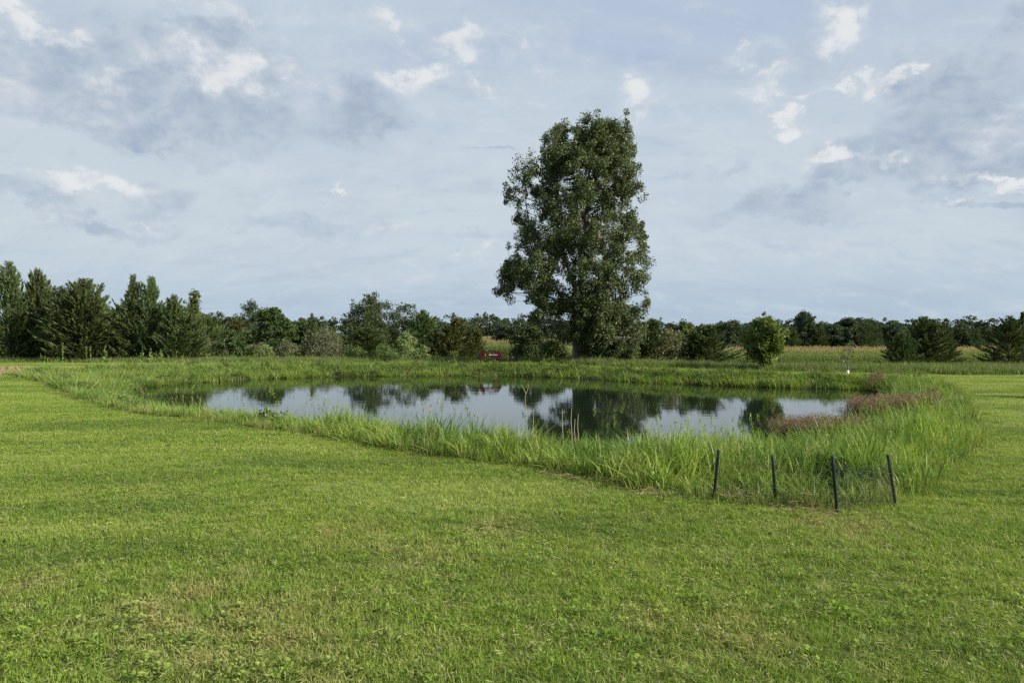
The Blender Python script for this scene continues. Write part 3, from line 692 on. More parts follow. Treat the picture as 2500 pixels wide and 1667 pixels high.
# ------------------------------------------------------------------ corn
def build_corn():
    def plant():
        V, F, Q, T = [], [], [], []; off = 0
        def add(v, f, r, tone):
            nonlocal off
            V.append(v); F.append(f + off); off += len(v); Q.append(np.full(len(v), r)); T.append(np.full(len(v), tone))
        H = R.uniform(2.1, 2.35)
        for a in (0, np.pi / 2):
            w = .018; d = np.array([np.cos(a), np.sin(a), 0]) * w
            add(np.array([-d, d, d * .6 + [0, 0, H], -d * .6 + [0, 0, H]]), np.array([[0, 1, 2, 3]]), .6, 0)
        a0 = R.uniform(0, 6.28)
        for i in range(11):
            z0 = 0.2 + i * (H - .5) / 11; a = a0 + (i % 2) * np.pi + R.normal(0, .35); L = R.uniform(.5, .75) * (1 - abs(i - 5) / 14)
            v, f, _, _ = blades(1, np.zeros((1, 2)), np.array([L * .75]), np.array([.085]), np.array([1.1]), np.array([a]), 3, np.array([0.]), .75)
            add(v + [0, 0, z0], f, R.random(), 0 if i > 1 else 0.35)
        for i in range(8):
            v, f, _, _ = blades(1, np.zeros((1, 2)), np.array([R.uniform(.18, .32)]), np.array([.022]), np.array([R.uniform(0, .6)]), np.array([R.uniform(0, 6.28)]), 1, np.array([0.]))
            add(v + [0, 0, H - .08], f, R.random(), 1.0)
        return np.concatenate(V), np.concatenate(F), np.concatenate(Q), np.concatenate(T)
    pl = [plant() for _ in range(6)]
    def patch():
        V, F, Q, T = [], [], [], []; off = 0
        for row in (-.75, 0, .75):
            for x in np.arange(-1, 1, .22):
                v, f, r, t = pl[R.integers(0, 6)]; a = R.uniform(0, 6.28); c, s_ = np.cos(a), np.sin(a); k = R.uniform(.92, 1.06)
                V.append(np.column_stack([v[:, 0] * c - v[:, 1] * s_ + x + R.normal(0, .03), v[:, 0] * s_ + v[:, 1] * c + row + R.normal(0, .03), v[:, 2] * k])); F.append(f + off); off += len(v); Q.append(r); T.append(t)
        return dict(v=np.concatenate(V), f=np.concatenate(F), rnd=np.concatenate(Q), tone=np.concatenate(T))
    g = []
    for x0, x1, y0, y1 in ((8, 82, 76, 96), (-16, 8, 108, 136), (-40, 6, 190, 222)):
        q = np.stack(np.meshgrid(np.arange(x0, x1, 2.0), np.arange(y0, y1, 2.2)), -1).reshape(-1, 2); g.append(q)
    q = np.concatenate(g); n = len(q); z = terrain(q)
    z = z + np.where(q[:, 1] > 180, 0.45, 0)
    z = z + np.where((q[:, 1] > 100) & (q[:, 1] < 180) & (q[:, 0] < 8), 0.25, 0)
    rot = np.column_stack([np.zeros(n), np.zeros(n), R.integers(0, 2, n) * np.pi])
    o = scatter('corn_field', [patch() for _ in range(4)], np.column_stack([q, z]), rot, np.repeat((R.uniform(.95, 1.04, n) * np.where(q[:, 1] < 100, .84, 1.0))[:, None], 3, 1), R.integers(0, 4, n), M_corn)
    tag(o, 'field of tasselled corn standing behind the pond and meadow', 'corn', kind='stuff')
build_corn()

# ------------------------------------------------------------------ trees
def tube(path, radii, sides=6):
    path = np.asarray(path, float); n = len(path); t = np.gradient(path, axis=0); t /= np.linalg.norm(t, axis=1)[:, None] + 1e-9
    ref = np.array([1.0, .3, 0]); u = np.cross(t, ref); u /= np.linalg.norm(u, axis=1)[:, None] + 1e-9; w = np.cross(t, u)
    a = np.linspace(0, 2 * np.pi, sides, endpoint=False)
    v = path[:, None] + (np.cos(a)[None, :, None] * u[:, None] + np.sin(a)[None, :, None] * w[:, None]) * np.asarray(radii)[:, None, None]
    i = (np.arange(n - 1)[:, None] * sides + np.arange(sides)[None]).ravel(); j = (np.arange(n - 1)[:, None] * sides + (np.arange(sides)[None] + 1) % sides).ravel()
    return v.reshape(-1, 3), np.stack([i, j, j + sides, i + sides], 1)

def limb(acc, a, b, r0, r1, sag=0.15, n=5, sides=5):
    t = np.linspace(0, 1, n)[:, None]; a = np.asarray(a, float); b = np.asarray(b, float); L = np.linalg.norm(b - a)
    m = (a + b) / 2 + np.array([0, 0, -sag * L]) + R.normal(0, .05 * L, 3)
    p = (1 - t) ** 2 * a + 2 * t * (1 - t) * m + t ** 2 * b
    v, f = tube(p, r0 + (r1 - r0) * t[:, 0], sides); acc.add(v, f)

def make_broadleaf(H, W, base, mat, barkm, shape='round', n=90, per=70, L=0.2, trunk_r=None, stems=1, gap=0.0, squash=.8, seed=0, clr=None, open_=0.0):
    """returns (trunk mesh, crown mesh), root at 0,0,0"""
    prof = {'round': lambda t: np.sqrt(np.clip(1 - (2 * t - 1) ** 2, 0, 1)) ** .8, 'oval': lambda t: np.clip(np.sin(np.pi * np.clip(t * .88 + .10, 0, 1)), 0, 1) ** .7,
            'dome': lambda t: np.clip(1 - t ** 2.2, 0, 1) ** .6, 'spire': lambda t: np.clip(1 - t, 0, 1) ** .75 * .9 + .1 * (t < .95), 'vase': lambda t: np.clip(.35 + t, 0, 1) * np.sqrt(np.clip(1 - t ** 4, 0, 1))}[shape]
    t = R.random(n) ** .9; a = R.uniform(0, 6.283, n); rr = prof(t) * W * (R.random(n) ** .38) * R.uniform(.8, 1.1, n)
    rr *= 1 + .18 * np.sin(a * 3 + seed) + .12 * np.sin(a * 5 + t * 6 + seed * 2)
    cen = np.column_stack([rr * np.cos(a), rr * np.sin(a), base + t * (H - base) * (1 + .05 * np.sin(a * 2 + seed))])
    if gap > 0:
        g = np.sin(cen[:, 0] * 2.1 + seed) * np.sin(cen[:, 1] * 2.3 + seed) * np.sin(cen[:, 2] * 1.9 + seed * 2); cen = cen[g > -1 + gap]
    wood, crown = Acc(), Acc(); tr = trunk_r or H * .018
    for s_ in range(stems):
        off = np.array([0, 0, 0.]) if stems == 1 else np.append(R.normal(0, W * .12, 2), 0)
        top = np.append(R.normal(0, W * (.08 if stems == 1 else .3), 2), base + (H - base) * .78)
        k = 7; tt = np.linspace(0, 1, k); pth = off + (top - off) * tt[:, None] + np.column_stack([R.normal(0, W * .025, (k, 2)) * np.sin(tt * 3.1)[:, None], np.zeros(k)]); pth[0, 2] = -.15
        v, f = tube(pth, tr * (1 - .8 * tt) / (stems ** .5), 7); wood.add(v, f)
        if s_ == 0: main = pth
    for c in cen[::2]:
        zz = max(base * .6, c[2] - .55 * np.hypot(c[0], c[1]) - .1 * H); zz = min(zz, main[-1, 2]); at_ = np.array([np.interp(zz, main[:, 2], main[:, i]) for i in range(3)])
        limb(wood, at_, c, tr * .28, tr * .06, .08, 4, 4)
    cr = clr or .30 * W
    leaf_clusters(crown, cen, np.full(len(cen), cr) * R.uniform(.7, 1.25, len(cen)), per, L, squash=squash)
    if open_:                               # airy outer twigs
        m = int(n * open_); d = rdir(m); d[:, 2] = np.abs(d[:, 2]); k = R.integers(0, len(cen), m)
        leaf_clusters(crown, cen[k] + d * cr * 1.12, np.full(m, cr * .42), per // 3, L)
    return wood.mesh('trunk', barkm, True), crown.mesh('crown', mat)

def make_cedar(H=8.0, W=2.4, n=170, mat=None, seed=0, tops=1, flare=0.8, taper=.85, dens=1.0, low=.04):
    wood, crown = Acc(), Acc(); tr = H * .016
    k = 8; tt = np.linspace(0, 1, k); main = np.column_stack([R.normal(0, .04, k) * H * .1, R.normal(0, .04, k) * H * .1, tt * H * .97]); main[0, :] = (0, 0, -.15)
    v, f = tube(main, tr * (1 - .93 * tt), 6); wood.add(v, f)
    leaders = [(np.zeros(2), 0.0, H, W)]
    for i in range(tops - 1):
        a = R.uniform(0, 6.283); r = W * R.uniform(.25, .5); leaders.append((np.array([np.cos(a), np.sin(a)]) * r, H * .30, H * R.uniform(.74, .93), W * .55))
    S_c, S_a, S_l, S_w, S_k = [], [], [], [], []
    for li, (off, z0, z1, w) in enumerate(leaders):
        m = n if li == 0 else n // 3
        if li:
            b0 = np.array([np.interp(z0, main[:, 2], main[:, i]) for i in range(3)]); limb(wood, b0, np.append(off, z1), tr * .5, tr * .08, .0, 5, 4)
        for i in range(m):
            u = (i + R.random()) / m; u = low + (1 - low) * u ** 1.15
            h = z0 + u * (z1 - z0)
            prof = np.clip(1 - u, 0.02, 1) ** taper * (min(1, .65 + u * 2.2) if li == 0 else 1)
            L = w * prof * R.choice([R.uniform(.5, .85), R.uniform(.8, 1.22)]) * (1 + .12 * math.sin(i * .37 + seed)) + .10
            a = i * 2.399 + R.normal(0, .35) + seed; el = rad(R.uniform(2, 20) + 48 * u ** 1.4)
            if .34 < u < .84 and R.random() < .36: el = rad(R.uniform(50, 72)); L = L * R.uniform(1.0, 1.5) + .18
            if u > .84: L = L * .75 + .04; el = rad(R.uniform(35, 62))
            cxy = off if li else np.array([np.interp(h, main[:, 2], main[:, 0]), np.interp(h, main[:, 2], main[:, 1])])
            q = np.linspace(0, 1, 5); curve = flare * .22 * L
            P = np.column_stack([cxy[0] + np.cos(a) * math.cos(el) * L * q, cxy[1] + np.sin(a) * math.cos(el) * L * q, h + math.sin(el) * L * q + curve * q ** 2.4 - .10 * L * np.sin(q * 3.1)])
            if i % 2 == 0 or u > .8:
                v, f = tube(P, np.linspace(.012 + .006 * L, .005, 5), 3); wood.add(v, f)
            ns = int((12 + 30 * L) * dens)
            s_ = R.random(ns) ** .62; s_ = .12 + .88 * s_
            pt = np.column_stack([np.interp(s_, q, P[:, j]) for j in range(3)])
            dr = np.array([np.cos(a) * math.cos(el), np.sin(a) * math.cos(el), math.sin(el) + .45 * flare])
            ax = dr[None] + R.normal(0, .42, (ns, 3)) * (1.15 - .7 * s_)[:, None]; ax[:, 2] += .22 * s_; ax /= np.linalg.norm(ax, axis=1)[:, None]
            ln = R.uniform(.22, .52, ns) * (.55 + .45 * min(1, L)); spread = .15 * (1 - .8 * s_)
            S_c.append(pt + R.normal(0, 1, (ns, 3)) * spread[:, None] + ax * (ln * .3)[:, None]); S_a.append(ax); S_l.append(ln); S_w.append(ln * R.uniform(.13, .24, ns)); S_k.append(np.full(ns, R.random()))
    c, ax, ln, wd, ck = map(np.concatenate, (S_c, S_a, S_l, S_w, S_k)); n_ = len(c)
    v, f = leaf_quads(c, ln, wd, ax, rdir(n_)); crown.add(v, f, rnd=np.repeat(R.random(n_), 4), clump=np.repeat(ck, 4), tone=np.repeat(np.clip(.5 * R.random(n_) + .5 * ck, 0, 1), 4))
    H = float(np.max(np.concatenate(crown.V)[:, 2]))
    return wood.mesh('trunk', B_brown, True), crown.mesh('crown', mat or F_cedar), H, W

GROUPS = {}
def plant_tree(name, meshes, HW, sx, top, D, hw, label, cat='tree', group=None, rz=None, x=None):
    """place a tree so that its top reaches row `top` and its half width is hw photo pixels"""
    H, W = HW; X = at(sx, D) if x is None else x; z = tz(X, D) - .03
    hh = zpx(top, D) - z; ww = hw * D / FPX
    e = empty(name, (X, D, z), label, cat, group, rnd.uniform(0, 6.28) if rz is None else rz, (ww / W, ww / W, hh / H))
    mesh_obj('trunk', meshes[0], e); mesh_obj('crown', meshes[1], e); return e

CED = [make_cedar(seed=1, tops=1, flare=1.0), make_cedar(seed=2, tops=2, flare=1.1, taper=.8), make_cedar(seed=3, tops=4, flare=1.3, taper=.62), make_cedar(seed=4, tops=1, taper=1.0, flare=.9),
       make_cedar(seed=5, tops=3, taper=.55, flare=.9, n=200), make_cedar(seed=6, tops=2, taper=.6, mat=F_cedar_b, n=190)]
GL = 'cedars in the row left of the pond'; GC = 'cedars and bushes behind the far bank'; GR = 'cedars right of the big cottonwood'; GF = 'trees beyond the corn'
cedars = [
    (0, 22, 633, 61.0, 92, 'tall dark spired cedar standing leftmost in the row, above the straw', GL), (1, 95, 650, 62.5, 76, 'spired cedar second from the left in the row', GL),
    (4, 150, 708, 61.5, 54, 'low cedar tucked between the second spire and the broad ragged cedar', GL), (2, 205, 676, 60.0, 103, 'broad cedar with ragged flaring top of many tips', GL),
    (4, 275, 748, 61.5, 58, 'short cedar filling the gap between the broad ragged cedar and the twin spires', GL), (3, 327, 666, 61.5, 69, 'left one of the twin spired cedars, slim and dark', GL),
    (0, 369, 670, 62.0, 69, 'right one of the twin spired cedars, feathery topped', GL), (1, 423, 714, 61.0, 62, 'shorter cedar directly right of the twin spires', GL),
    (4, 462, 745, 62.0, 58, 'rounded cedar below the slender leafy tree', GL), (4, 520, 768, 96.0, 58, 'low dull green cedar left of the big-leaved tree', GL), (5, 575, 776, 98.0, 48, 'low bronze cedar half behind the big-leaved tree', GL),
    (3, 762, 762, 96.5, 34, 'small pointed cedar right of the big-leaved tree', GC), (4, 800, 790, 95.0, 46, 'dark low cedar behind the pale feathery bush', GC), (4, 735, 778, 98.0, 40, 'dark low cedar touching the right side of the big-leaved tree', GC),
    (4, 892, 795, 86.9, 80, 'wide low cedar with dark drooping sprays in front of the big round tree', GC), (1, 1032, 752, 96.5, 62, 'pointed cedar right of the big round tree', GC),
    (5, 1112, 772, 77.5, 70, 'broad bronze-green cedar left of the red loader', GC), (5, 1162, 792, 78.5, 36, 'small bronze cedar at the edge of the corn gap', GC), (4, 1060, 800, 76.5, 44, 'dark low cedar under the pointed cedar', GC),
    (4, 1592, 772, 60.0, 66, 'dark cedar pressed against the right side of the cottonwood', GR), (4, 1725, 787, 57.0, 82, 'broad rounded dark cedar left of the young maple', GR),
    (4, 2205, 806, 52.0, 48, 'small front cedar of the pair standing before the corn', GR), (2, 2256, 770, 56.0, 68, 'taller many-tipped cedar of the pair standing before the corn', GR), (5, 2306, 788, 57.5, 44, 'brownish cedar leaning out right of the pair before the corn', GR),
    (0, 2464, 768, 50.5, 82, 'cedar with bare trunk foot at the right end of the meadow', GR),
    (4, 58, 722, 67, 66, 'dark cedar in the second row showing between the first two spires', GL), (4, 178, 738, 68, 60, 'dark cedar in the second row behind the left edge of the broad ragged cedar', GL), (4, 246, 736, 68, 62, 'dark cedar in the second row behind the right edge of the broad ragged cedar', GL),
    (1, 300, 732, 67, 56, 'dark cedar in the second row behind the left twin spire', GL), (4, 398, 738, 68, 60, 'dark cedar in the second row between the twin spires and the shorter cedar', GL), (4, 448, 752, 70, 60, 'dark cedar in the second row behind the slender leafy tree', GL), (4, 500, 762, 88, 60, 'dark cedar in the second row just right of the slender leafy tree', GL)]
for (k, sx, top, D, hw, lab, g) in cedars:
    m = CED[k]; plant_tree('cedar_tree', m[:2], (m[2], m[3] * .92), sx, top, D, hw, lab, 'cedar', g)

def btree(name, sx, top, D, hw, lab, mat, barkm=None, cat='tree', group=None, base=.18, **kw):
    X = at(sx, D); z = tz(X, D) - .03; H = (zpx(top, D) - z) * .955; W = hw * D / FPX
    m = make_broadleaf(H, W * .86, H * base, mat, barkm or B_grey, **kw)
    e = empty(name, (X, D, z), lab, cat, group, rnd.uniform(0, 6.28)); mesh_obj('trunk', m[0], e); mesh_obj('crown', m[1], e); return e, m, H, W

btree('leafy_tree', 476, 705, 64.0, 32, 'slender leafy tree with an open pointed top at the end of the cedar row', F_mid, shape='spire', n=70, per=50, L=.17, base=.1, seed=1, clr=.45, open_=.5)
btree('round_headed_tree', 614, 735, 125.0, 36, 'grey-green round-headed tree rising behind the big-leaved tree', F_far, shape='vase', n=60, per=70, L=.22, base=.3, seed=2)
btree('big_leaved_tree', 665, 752, 92.0, 92, 'dark tree with big glossy leaves and a domed crown', F_big, shape='dome', n=170, per=60, L=.29, base=.10, seed=3, squash=.5, clr=.75)
btree('big_leaved_bush', 562, 810, 82.0, 44, 'low bush with big glossy leaves left of the domed big-leaved tree', F_big, cat='bush', shape='dome', n=60, per=44, L=.26, base=.02, seed=4, stems=4, squash=.5)
btree('olive_bush', 500, 822, 82.0, 34, 'greyish olive bush at the foot of the cedar row end', F_grey, cat='bush', shape='dome', n=50, per=45, L=.16, base=.02, seed=5, stems=4)
btree('yellow_green_bush', 650, 842, 74.0, 34, 'low yellow-green bush below the big-leaved tree', F_light, cat='bush', shape='dome', n=40, per=40, L=.15, base=.0, seed=6, stems=4)
btree('grey_bush', 702, 836, 78.0, 34, 'smaller grey twiggy bush right of the low yellow-green bush', F_grey, cat='bush', shape='vase', n=50, per=40, L=.13, base=.0, seed=7, stems=6, open_=.8)
btree('grey_bush', 792, 812, 80.0, 66, 'larger pale grey feathery bush left of the wide low cedar', F_grey, cat='bush', shape='vase', n=110, per=50, L=.14, base=.0, seed=8, stems=8, open_=.9)
btree('round_tree', 905, 726, 100.0, 96, 'large dark round-topped tree rising above the bushes left of the red loader', F_dark, shape='dome', n=190, per=70, L=.21, base=.12, seed=9, open_=.5, clr=.95, gap=.15)
btree('airy_tree', 985, 744, 99.0, 42, 'small airy leafy tree on the right flank of the large round tree', F_dark, shape='round', n=70, per=50, L=.19, base=.1, seed=10, open_=.7)
btree('light_bush', 992, 814, 74.0, 44, 'rounded light green bush in front of the pointed cedar', F_light, cat='bush', shape='dome', n=80, per=55, L=.15, base=.0, seed=11, stems=5)
btree('light_bush', 1034, 838, 73.0, 26, 'smaller light green bush on the right of the rounded one', F_light, cat='bush', shape='dome', n=40, per=40, L=.14, base=.0, seed=12, stems=5)
btree('low_shrub', 862, 846, 72.0, 42, 'low dark green shrub in front of the wide low cedar', F_mid, cat='bush', shape='dome', n=60, per=40, L=.13, base=.0, seed=13, stems=6)
btree('low_shrub', 935, 846, 72.0, 46, 'low dark green shrub left of the rounded light bush', F_mid, cat='bush', shape='dome', n=60, per=40, L=.13, base=.0, seed=14, stems=6)
btree('round_shrub', 806, 864, 70.0, 15, 'small bright green ball-shaped shrub on the far bank', F_light, cat='bush', shape='dome', n=26, per=40, L=.10, base=.0, seed=15, stems=4)
btree('under_tree', 1292, 792, 64.0, 56, 'dark leafy tree behind the left foot of the cottonwood', F_dark, shape='dome', n=80, per=60, L=.2, base=.05, seed=16, stems=3)
btree('under_tree', 1348, 832, 60.0, 50, 'low mid green bush left of the cottonwood trunk', F_mid, cat='bush', shape='dome', n=70, per=55, L=.18, base=.0, seed=17, stems=4)
btree('under_tree', 1455, 822, 61.0, 62, 'dark bush behind the cottonwood trunk on its right', F_dark, cat='bush', shape='dome', n=80, per=60, L=.18, base=.0, seed=18, stems=4)
btree('under_tree', 1530, 800, 63.0, 56, 'dark tree between the cottonwood and the cedar beside it', F_dark, shape='dome', n=80, per=60, L=.2, base=.05, seed=19)
btree('olive_tree', 1634, 808, 56.5, 48, 'small olive-green tree with sparse leaves between two dark cedars', F_olive, shape='round', n=80, per=36, L=.15, base=.12, seed=20, open_=.6, stems=3, gap=.2)
btree('leafy_tree', 1672, 786, 61.0, 44, 'mid green rounded tree behind the broad rounded cedar', F_mid, shape='round', n=80, per=55, L=.18, base=.1, seed=21)
btree('maple_tree', 1867, 776, 45.0, 52, 'young bright green maple with a short bare trunk on the far bank', F_maple, barkm=B_brown, shape='oval', n=160, per=66, L=.14, base=.22, gap=.12, seed=22, clr=.40, open_=.4, trunk_r=.09)
btree('edge_tree', 2500, 763, 60.0, 28, 'pale leafed tree cut by the right edge of the photo', F_mid, shape='oval', n=60, per=60, L=.2, base=.1, seed=23)

# sapling with a white guard round its foot
def sapling():
    D = 40.0; X = at(2070, D); z = tz(X, D)
    e = empty('sapling', (X, D, z), 'thin sapling with sparse leaves and a white guard round its foot', 'sapling')
    w, c = Acc(), Acc(); H = zpx(838, D) - z
    pth = [(0, 0, -.1), (.02, 0, .5), (-.02, .02, 1.1), (.05, 0, H * .7), (.0, 0, H)]; v, f = tube(pth, [.035, .03, .024, .012, .004], 6); w.add(v, f)
    cen = []
    for i in range(26):
        h = R.uniform(.38, .98) * H; a = R.uniform(0, 6.28); r = .55 * (1.15 - h / H) * R.uniform(.5, 1.2) + .08; q = np.array([np.cos(a) * r, np.sin(a) * r, h + .12]); limb(w, (0, 0, h - .15), q, .008, .003, .05, 4, 4); cen.append(q)
    v2, f2 = tube([(.1, 0, .2), (.2, 0, .7), (.3, .05, H * .62)], [.02, .014, .004], 5); w.add(v2, f2)
    leaf_clusters(c, np.array(cen), np.full(len(cen), .16), 14, .085)
    mesh_obj('trunk', w.mesh('trunk', B_grey, True), e); mesh_obj('crown', c.mesh('crown', F_olive), e)
    a = Acc(); v, f = tube([(0, 0, 0), (0, 0, .14), (0.005, 0, .28), (0, 0, .29), (0, 0, .02)], [.075, .07, .066, .055, .06], 14); a.add(v, f); mesh_obj('trunk_guard', a.mesh('trunk_guard', M_wrap, True), e)
sapling()

# trees beyond the corn on the right, each one told apart
farm = [make_broadleaf(8, 2.6, 1.2, F_far, B_brown, shape=s_, n=90, per=100, L=.30, seed=i * 3.1, open_=.2) for i, s_ in enumerate(('oval', 'dome', 'round', 'vase'))]
FCED = [make_cedar(seed=8, tops=1, n=150, dens=.7), make_cedar(seed=9, tops=3, n=150, taper=.65, dens=.7)]
far_list = [('b', 0, 1965, 764, 135, 30, 'tallest dark tree of the row beyond the corn'), ('c', 1, 1930, 797, 132, 30, 'low cedar left of the tallest tree beyond the corn'), ('c', 1, 2003, 787, 134, 30, 'cedar just right of the tallest tree beyond the corn'),
    ('b', 2, 2030, 795, 136, 34, 'low round tree between the tallest tree and the broad tree'), ('b', 1, 2070, 782, 138, 52, 'broad flat-topped tree in the row beyond the corn'), ('c', 1, 2115, 782, 133, 36, 'dark cedar touching the right side of the broad flat-topped tree'),
    ('c', 0, 2148, 800, 136, 20, 'small pointed cedar in the gap right of the broad tree'), ('b', 3, 2185, 790, 138, 34, 'airy topped tree left of the cedar pair'), ('b', 0, 2345, 802, 140, 30, 'pale airy tree right of the brownish cedar'),
    ('c', 0, 2388, 800, 134, 26, 'left pointed cedar of two beyond the corn'), ('c', 0, 2418, 802, 135, 24, 'right pointed cedar of two beyond the corn'), ('b', 2, 2370, 818, 140, 34, 'low tree behind the two pointed cedars'),
    ('b', 1, 1790, 788, 140, 48, 'rounded tree behind the left side of the young maple'), ('b', 2, 1768, 790, 136, 34, 'dark round tree right of the broad rounded cedar'), ('b', 3, 1905, 800, 142, 34, 'low dark tree right behind the young maple'), ('b', 2, 2225, 805, 142, 40, 'low tree hidden partly by the cedar pair'),
    ('b', 1, 2450, 815, 142, 46, 'low tree partly behind the cedar at the right end'), ('b', 2, 1830, 800, 145, 40, 'low tree directly behind the young maple'), ('b', 1, 2290, 812, 144, 40, 'low tree between the brownish cedar and the pale airy tree'), ('b', 0, 1232, 795, 120, 30, 'dark tree at the corn gap left of the cottonwood'), ('b', 1, 1262, 800, 118, 36, 'dark low tree behind the cottonwood at the corn gap'), ('b', 2, 1950, 810, 146, 46, 'low tree filling the row under the tallest tree')]
for (t, k, sx, top, D, hw, lab) in far_list:
    m = farm[k] if t == 'b' else FCED[k]; plant_tree('far_tree' if t == 'b' else 'far_cedar', m[:2], (8, 2.6) if t == 'b' else (8, 2.45), sx, top, D, hw, lab, 'tree', GF)

# the closed wood along the horizon: one mass
def far_wood():
    # crowns only show; one joined mass of leaf clumps over a ragged line
    a = Acc(); cen = []; rr = []
    for x in np.arange(-215, 215, 3.2):
        for row in range(3):
            D = 235 + row * 14 + R.uniform(-4, 4); X = x + R.uniform(-1.5, 1.5)
            top = 2.3 + (np.interp(x, [-60, 10, 30], [36, 34, 24]) + 8 * math.sin(x * .05 + row) + 6 * math.sin(x * .17 + row * 2) + R.uniform(-8, 8)) * D / FPX
            hh = top + 1.4
            for k in range(14): cen.append((X + R.normal(0, 1.3), D + R.normal(0, 1.3), -1.4 + hh * (.1 + .85 * R.random() ** .8))); rr.append(R.uniform(.8, 1.5))
    leaf_clusters(a, np.array(cen), np.array(rr), 34, .66)
    tag(mesh_obj('far_wood', a.mesh('far_wood', F_far)), 'distant closed line of dark woods along the horizon', 'woods', kind='stuff')
far_wood()

# the big cottonwood
def cottonwood():
    D = 57.0; X0 = at(1406, D); z0 = tz(X0, D) - .05; s = D / FPX / 2.306
    e = empty('cottonwood_tree', (X0, D, z0), 'very tall cottonwood with small leaves standing alone on the far bank', 'tree')
    wx = lambda X: (X - 590) * s; wz = lambda Y: (1480 - Y) * s
    env = [(85, 445, 850), (130, 440, 865), (180, 405, 890), (270, 385, 932), (335, 355, 945), (362, 265, 950), (420, 200, 955), (480, 182, 955), (540, 165, 950), (620, 180, 960), (700, 215, 960), (760, 190, 1010), (820, 185, 1000),
           (880, 205, 985), (940, 160, 1005), (1000, 120, 1015), (1060, 95, 1010), (1110, 190, 975), (1160, 230, 990), (1200, 290, 1020), (1260, 310, 990), (1320, 400, 965), (1380, 590, 955), (1440, 640, 945)]
    Y = np.array([q[0] for q in env]); Lx = np.array([q[1] for q in env]); Rx = np.array([q[2] for q in env])
    holes = [(300, 380, 20), (215, 625, 28), (330, 520, 24), (425, 560, 22), (300, 880, 28), (245, 775, 26), (420, 870, 22), (880, 640, 22), (905, 765, 26), (850, 845, 22), (600, 470, 18), (760, 590, 18), (520, 690, 20), (800, 980, 24), (470, 1000, 22), (335, 640, 34), (400, 712, 30), (262, 530, 26), (612, 770, 26), (690, 930, 20), (780, 1130, 32), (240, 690, 34), (270, 1100, 36), (520, 1235, 30), (905, 1120, 34), (640, 1010, 20), (905, 610, 24), (535, 490, 18), (455, 1120, 24), (560, 180, 20), (566, 120, 30), (330, 1170, 30),
             (905, 940, 26), (600, 850, 22), (430, 1260, 40), (720, 790, 22), (220, 880, 20), (385, 400, 22), (800, 150, 12), (950, 690, 20)]
    cen, rr = [], []
    def free(x, y, grow=1.0): return not any((x - hx) ** 2 + (y - hy) ** 2 < (hr * 1.25 * grow) ** 2 for hx, hy, hr in holes)
    def lims(y): return np.interp(y, Y, Lx) + 12 * math.sin(y * .045) + 9 * math.sin(y * .11 + 1), np.interp(y, Y, Rx) + 15 * math.sin(y * .033 + 2) + 9 * math.sin(y * .09)
    nb = 0
    while nb < 500:
        y = R.uniform(140, 1440); l, r = lims(y); x = R.uniform(l + 32, r - 32)
        if (y < 270 and 535 < x < 605) or not free(x, y): continue
        if y > 1275 and x < 600 and R.random() < .75: continue
        mid, half = (l + r) / 2, (r - l) / 2; u = (x - mid) / half; dep = math.sqrt(max(0, 1 - u * u)) * half * .85
        w_ = R.choice([-1, 1], p=[.58, .42]) * dep * R.random() ** .5
        if y > 850 and x > 480: w_ = -abs(w_) if R.random() < .8 else w_
        nb += 1; sp = R.uniform(24, 44); out = np.array([u, w_ / (half + 1e-6)])
        for k in range(R.integers(5, 11)):
            xx = x + R.normal(0, sp) + out[0] * 10; yy = y + R.normal(0, sp * 1.05); ww = w_ + R.normal(0, sp)
            l2, r2 = lims(yy)
            if not (l2 + 30 < xx < r2 - 30) or yy < 142 or yy > 1462 or not free(xx, yy, 1.05): continue
            cen.append((wx(xx), ww * s, wz(yy))); rr.append(R.uniform(.22, .48))
    cen = np.array(cen); rr = np.array(rr)
    wood, crown = Acc(), Acc()
    # trunk, then leaders that stay upright
    def P(X, Yy, w=0): return np.array([wx(X), w, wz(Yy)])
    paths = [([P(588, 1490), P(590, 1400), P(600, 1290), P(612, 1130), P(622, 1000), P(628, 880), P(640, 720), P(655, 520), P(670, 330), P(680, 190)], .36),
             ([P(612, 1130), P(560, 1000, -.5), P(500, 820, -.8), P(470, 600, -.6), P(480, 380, -.3), P(500, 210)], .20), ([P(622, 1000), P(700, 860, .6), P(740, 680, 1), P(760, 470, .8), P(790, 260, .5)], .19),
             ([P(600, 1260), P(520, 1120, .5), P(420, 960, .6), P(350, 780, .5), P(310, 600, .2), P(300, 430)], .16), ([P(606, 1200), P(700, 1060, -.6), P(800, 900, -1), P(860, 720, -.8), P(880, 520, -.5)], .17),
             ([P(604, 1220), P(480, 1130, -1), P(330, 1060, -.8), P(180, 1050, -.3)], .09), ([P(600, 1230), P(720, 1150, -1.4), P(860, 1110, -1.4), P(960, 1060, -1)], .10), ([P(598, 1300), P(690, 1240, -1.8), P(800, 1270, -2.2), P(880, 1350, -2.4)], .07),
             ([P(628, 880), P(615, 640, 1.2), P(600, 420, 1.4), P(600, 240, 1)], .13)]
    seg = []
    for pth, r0 in paths:
        pth = np.array(pth); k = 22; d = np.linspace(0, len(pth) - 1, k); q = np.column_stack([np.interp(d, np.arange(len(pth)), pth[:, i]) for i in range(3)])
        ker = np.array([.25, .5, .25]); qq = q.copy(); qq[1:-1] = ker[0] * q[:-2] + ker[1] * q[1:-1] + ker[2] * q[2:]
        v, f = tube(qq, np.linspace(r0, r0 * .12, k), 8); wood.add(v, f); seg.append(qq[2:])
    sk = np.concatenate(seg)
    for c in cen[::2]:
        d = np.linalg.norm(sk - c, axis=1) + np.where(sk[:, 2] > c[2] - .2, 3.0, 0); j = sk[np.argmin(d)]
        limb(wood, j, c, .030, .007, .06, 5, 4)
    n0 = 95
    n0 = int(265000 / len(cen))
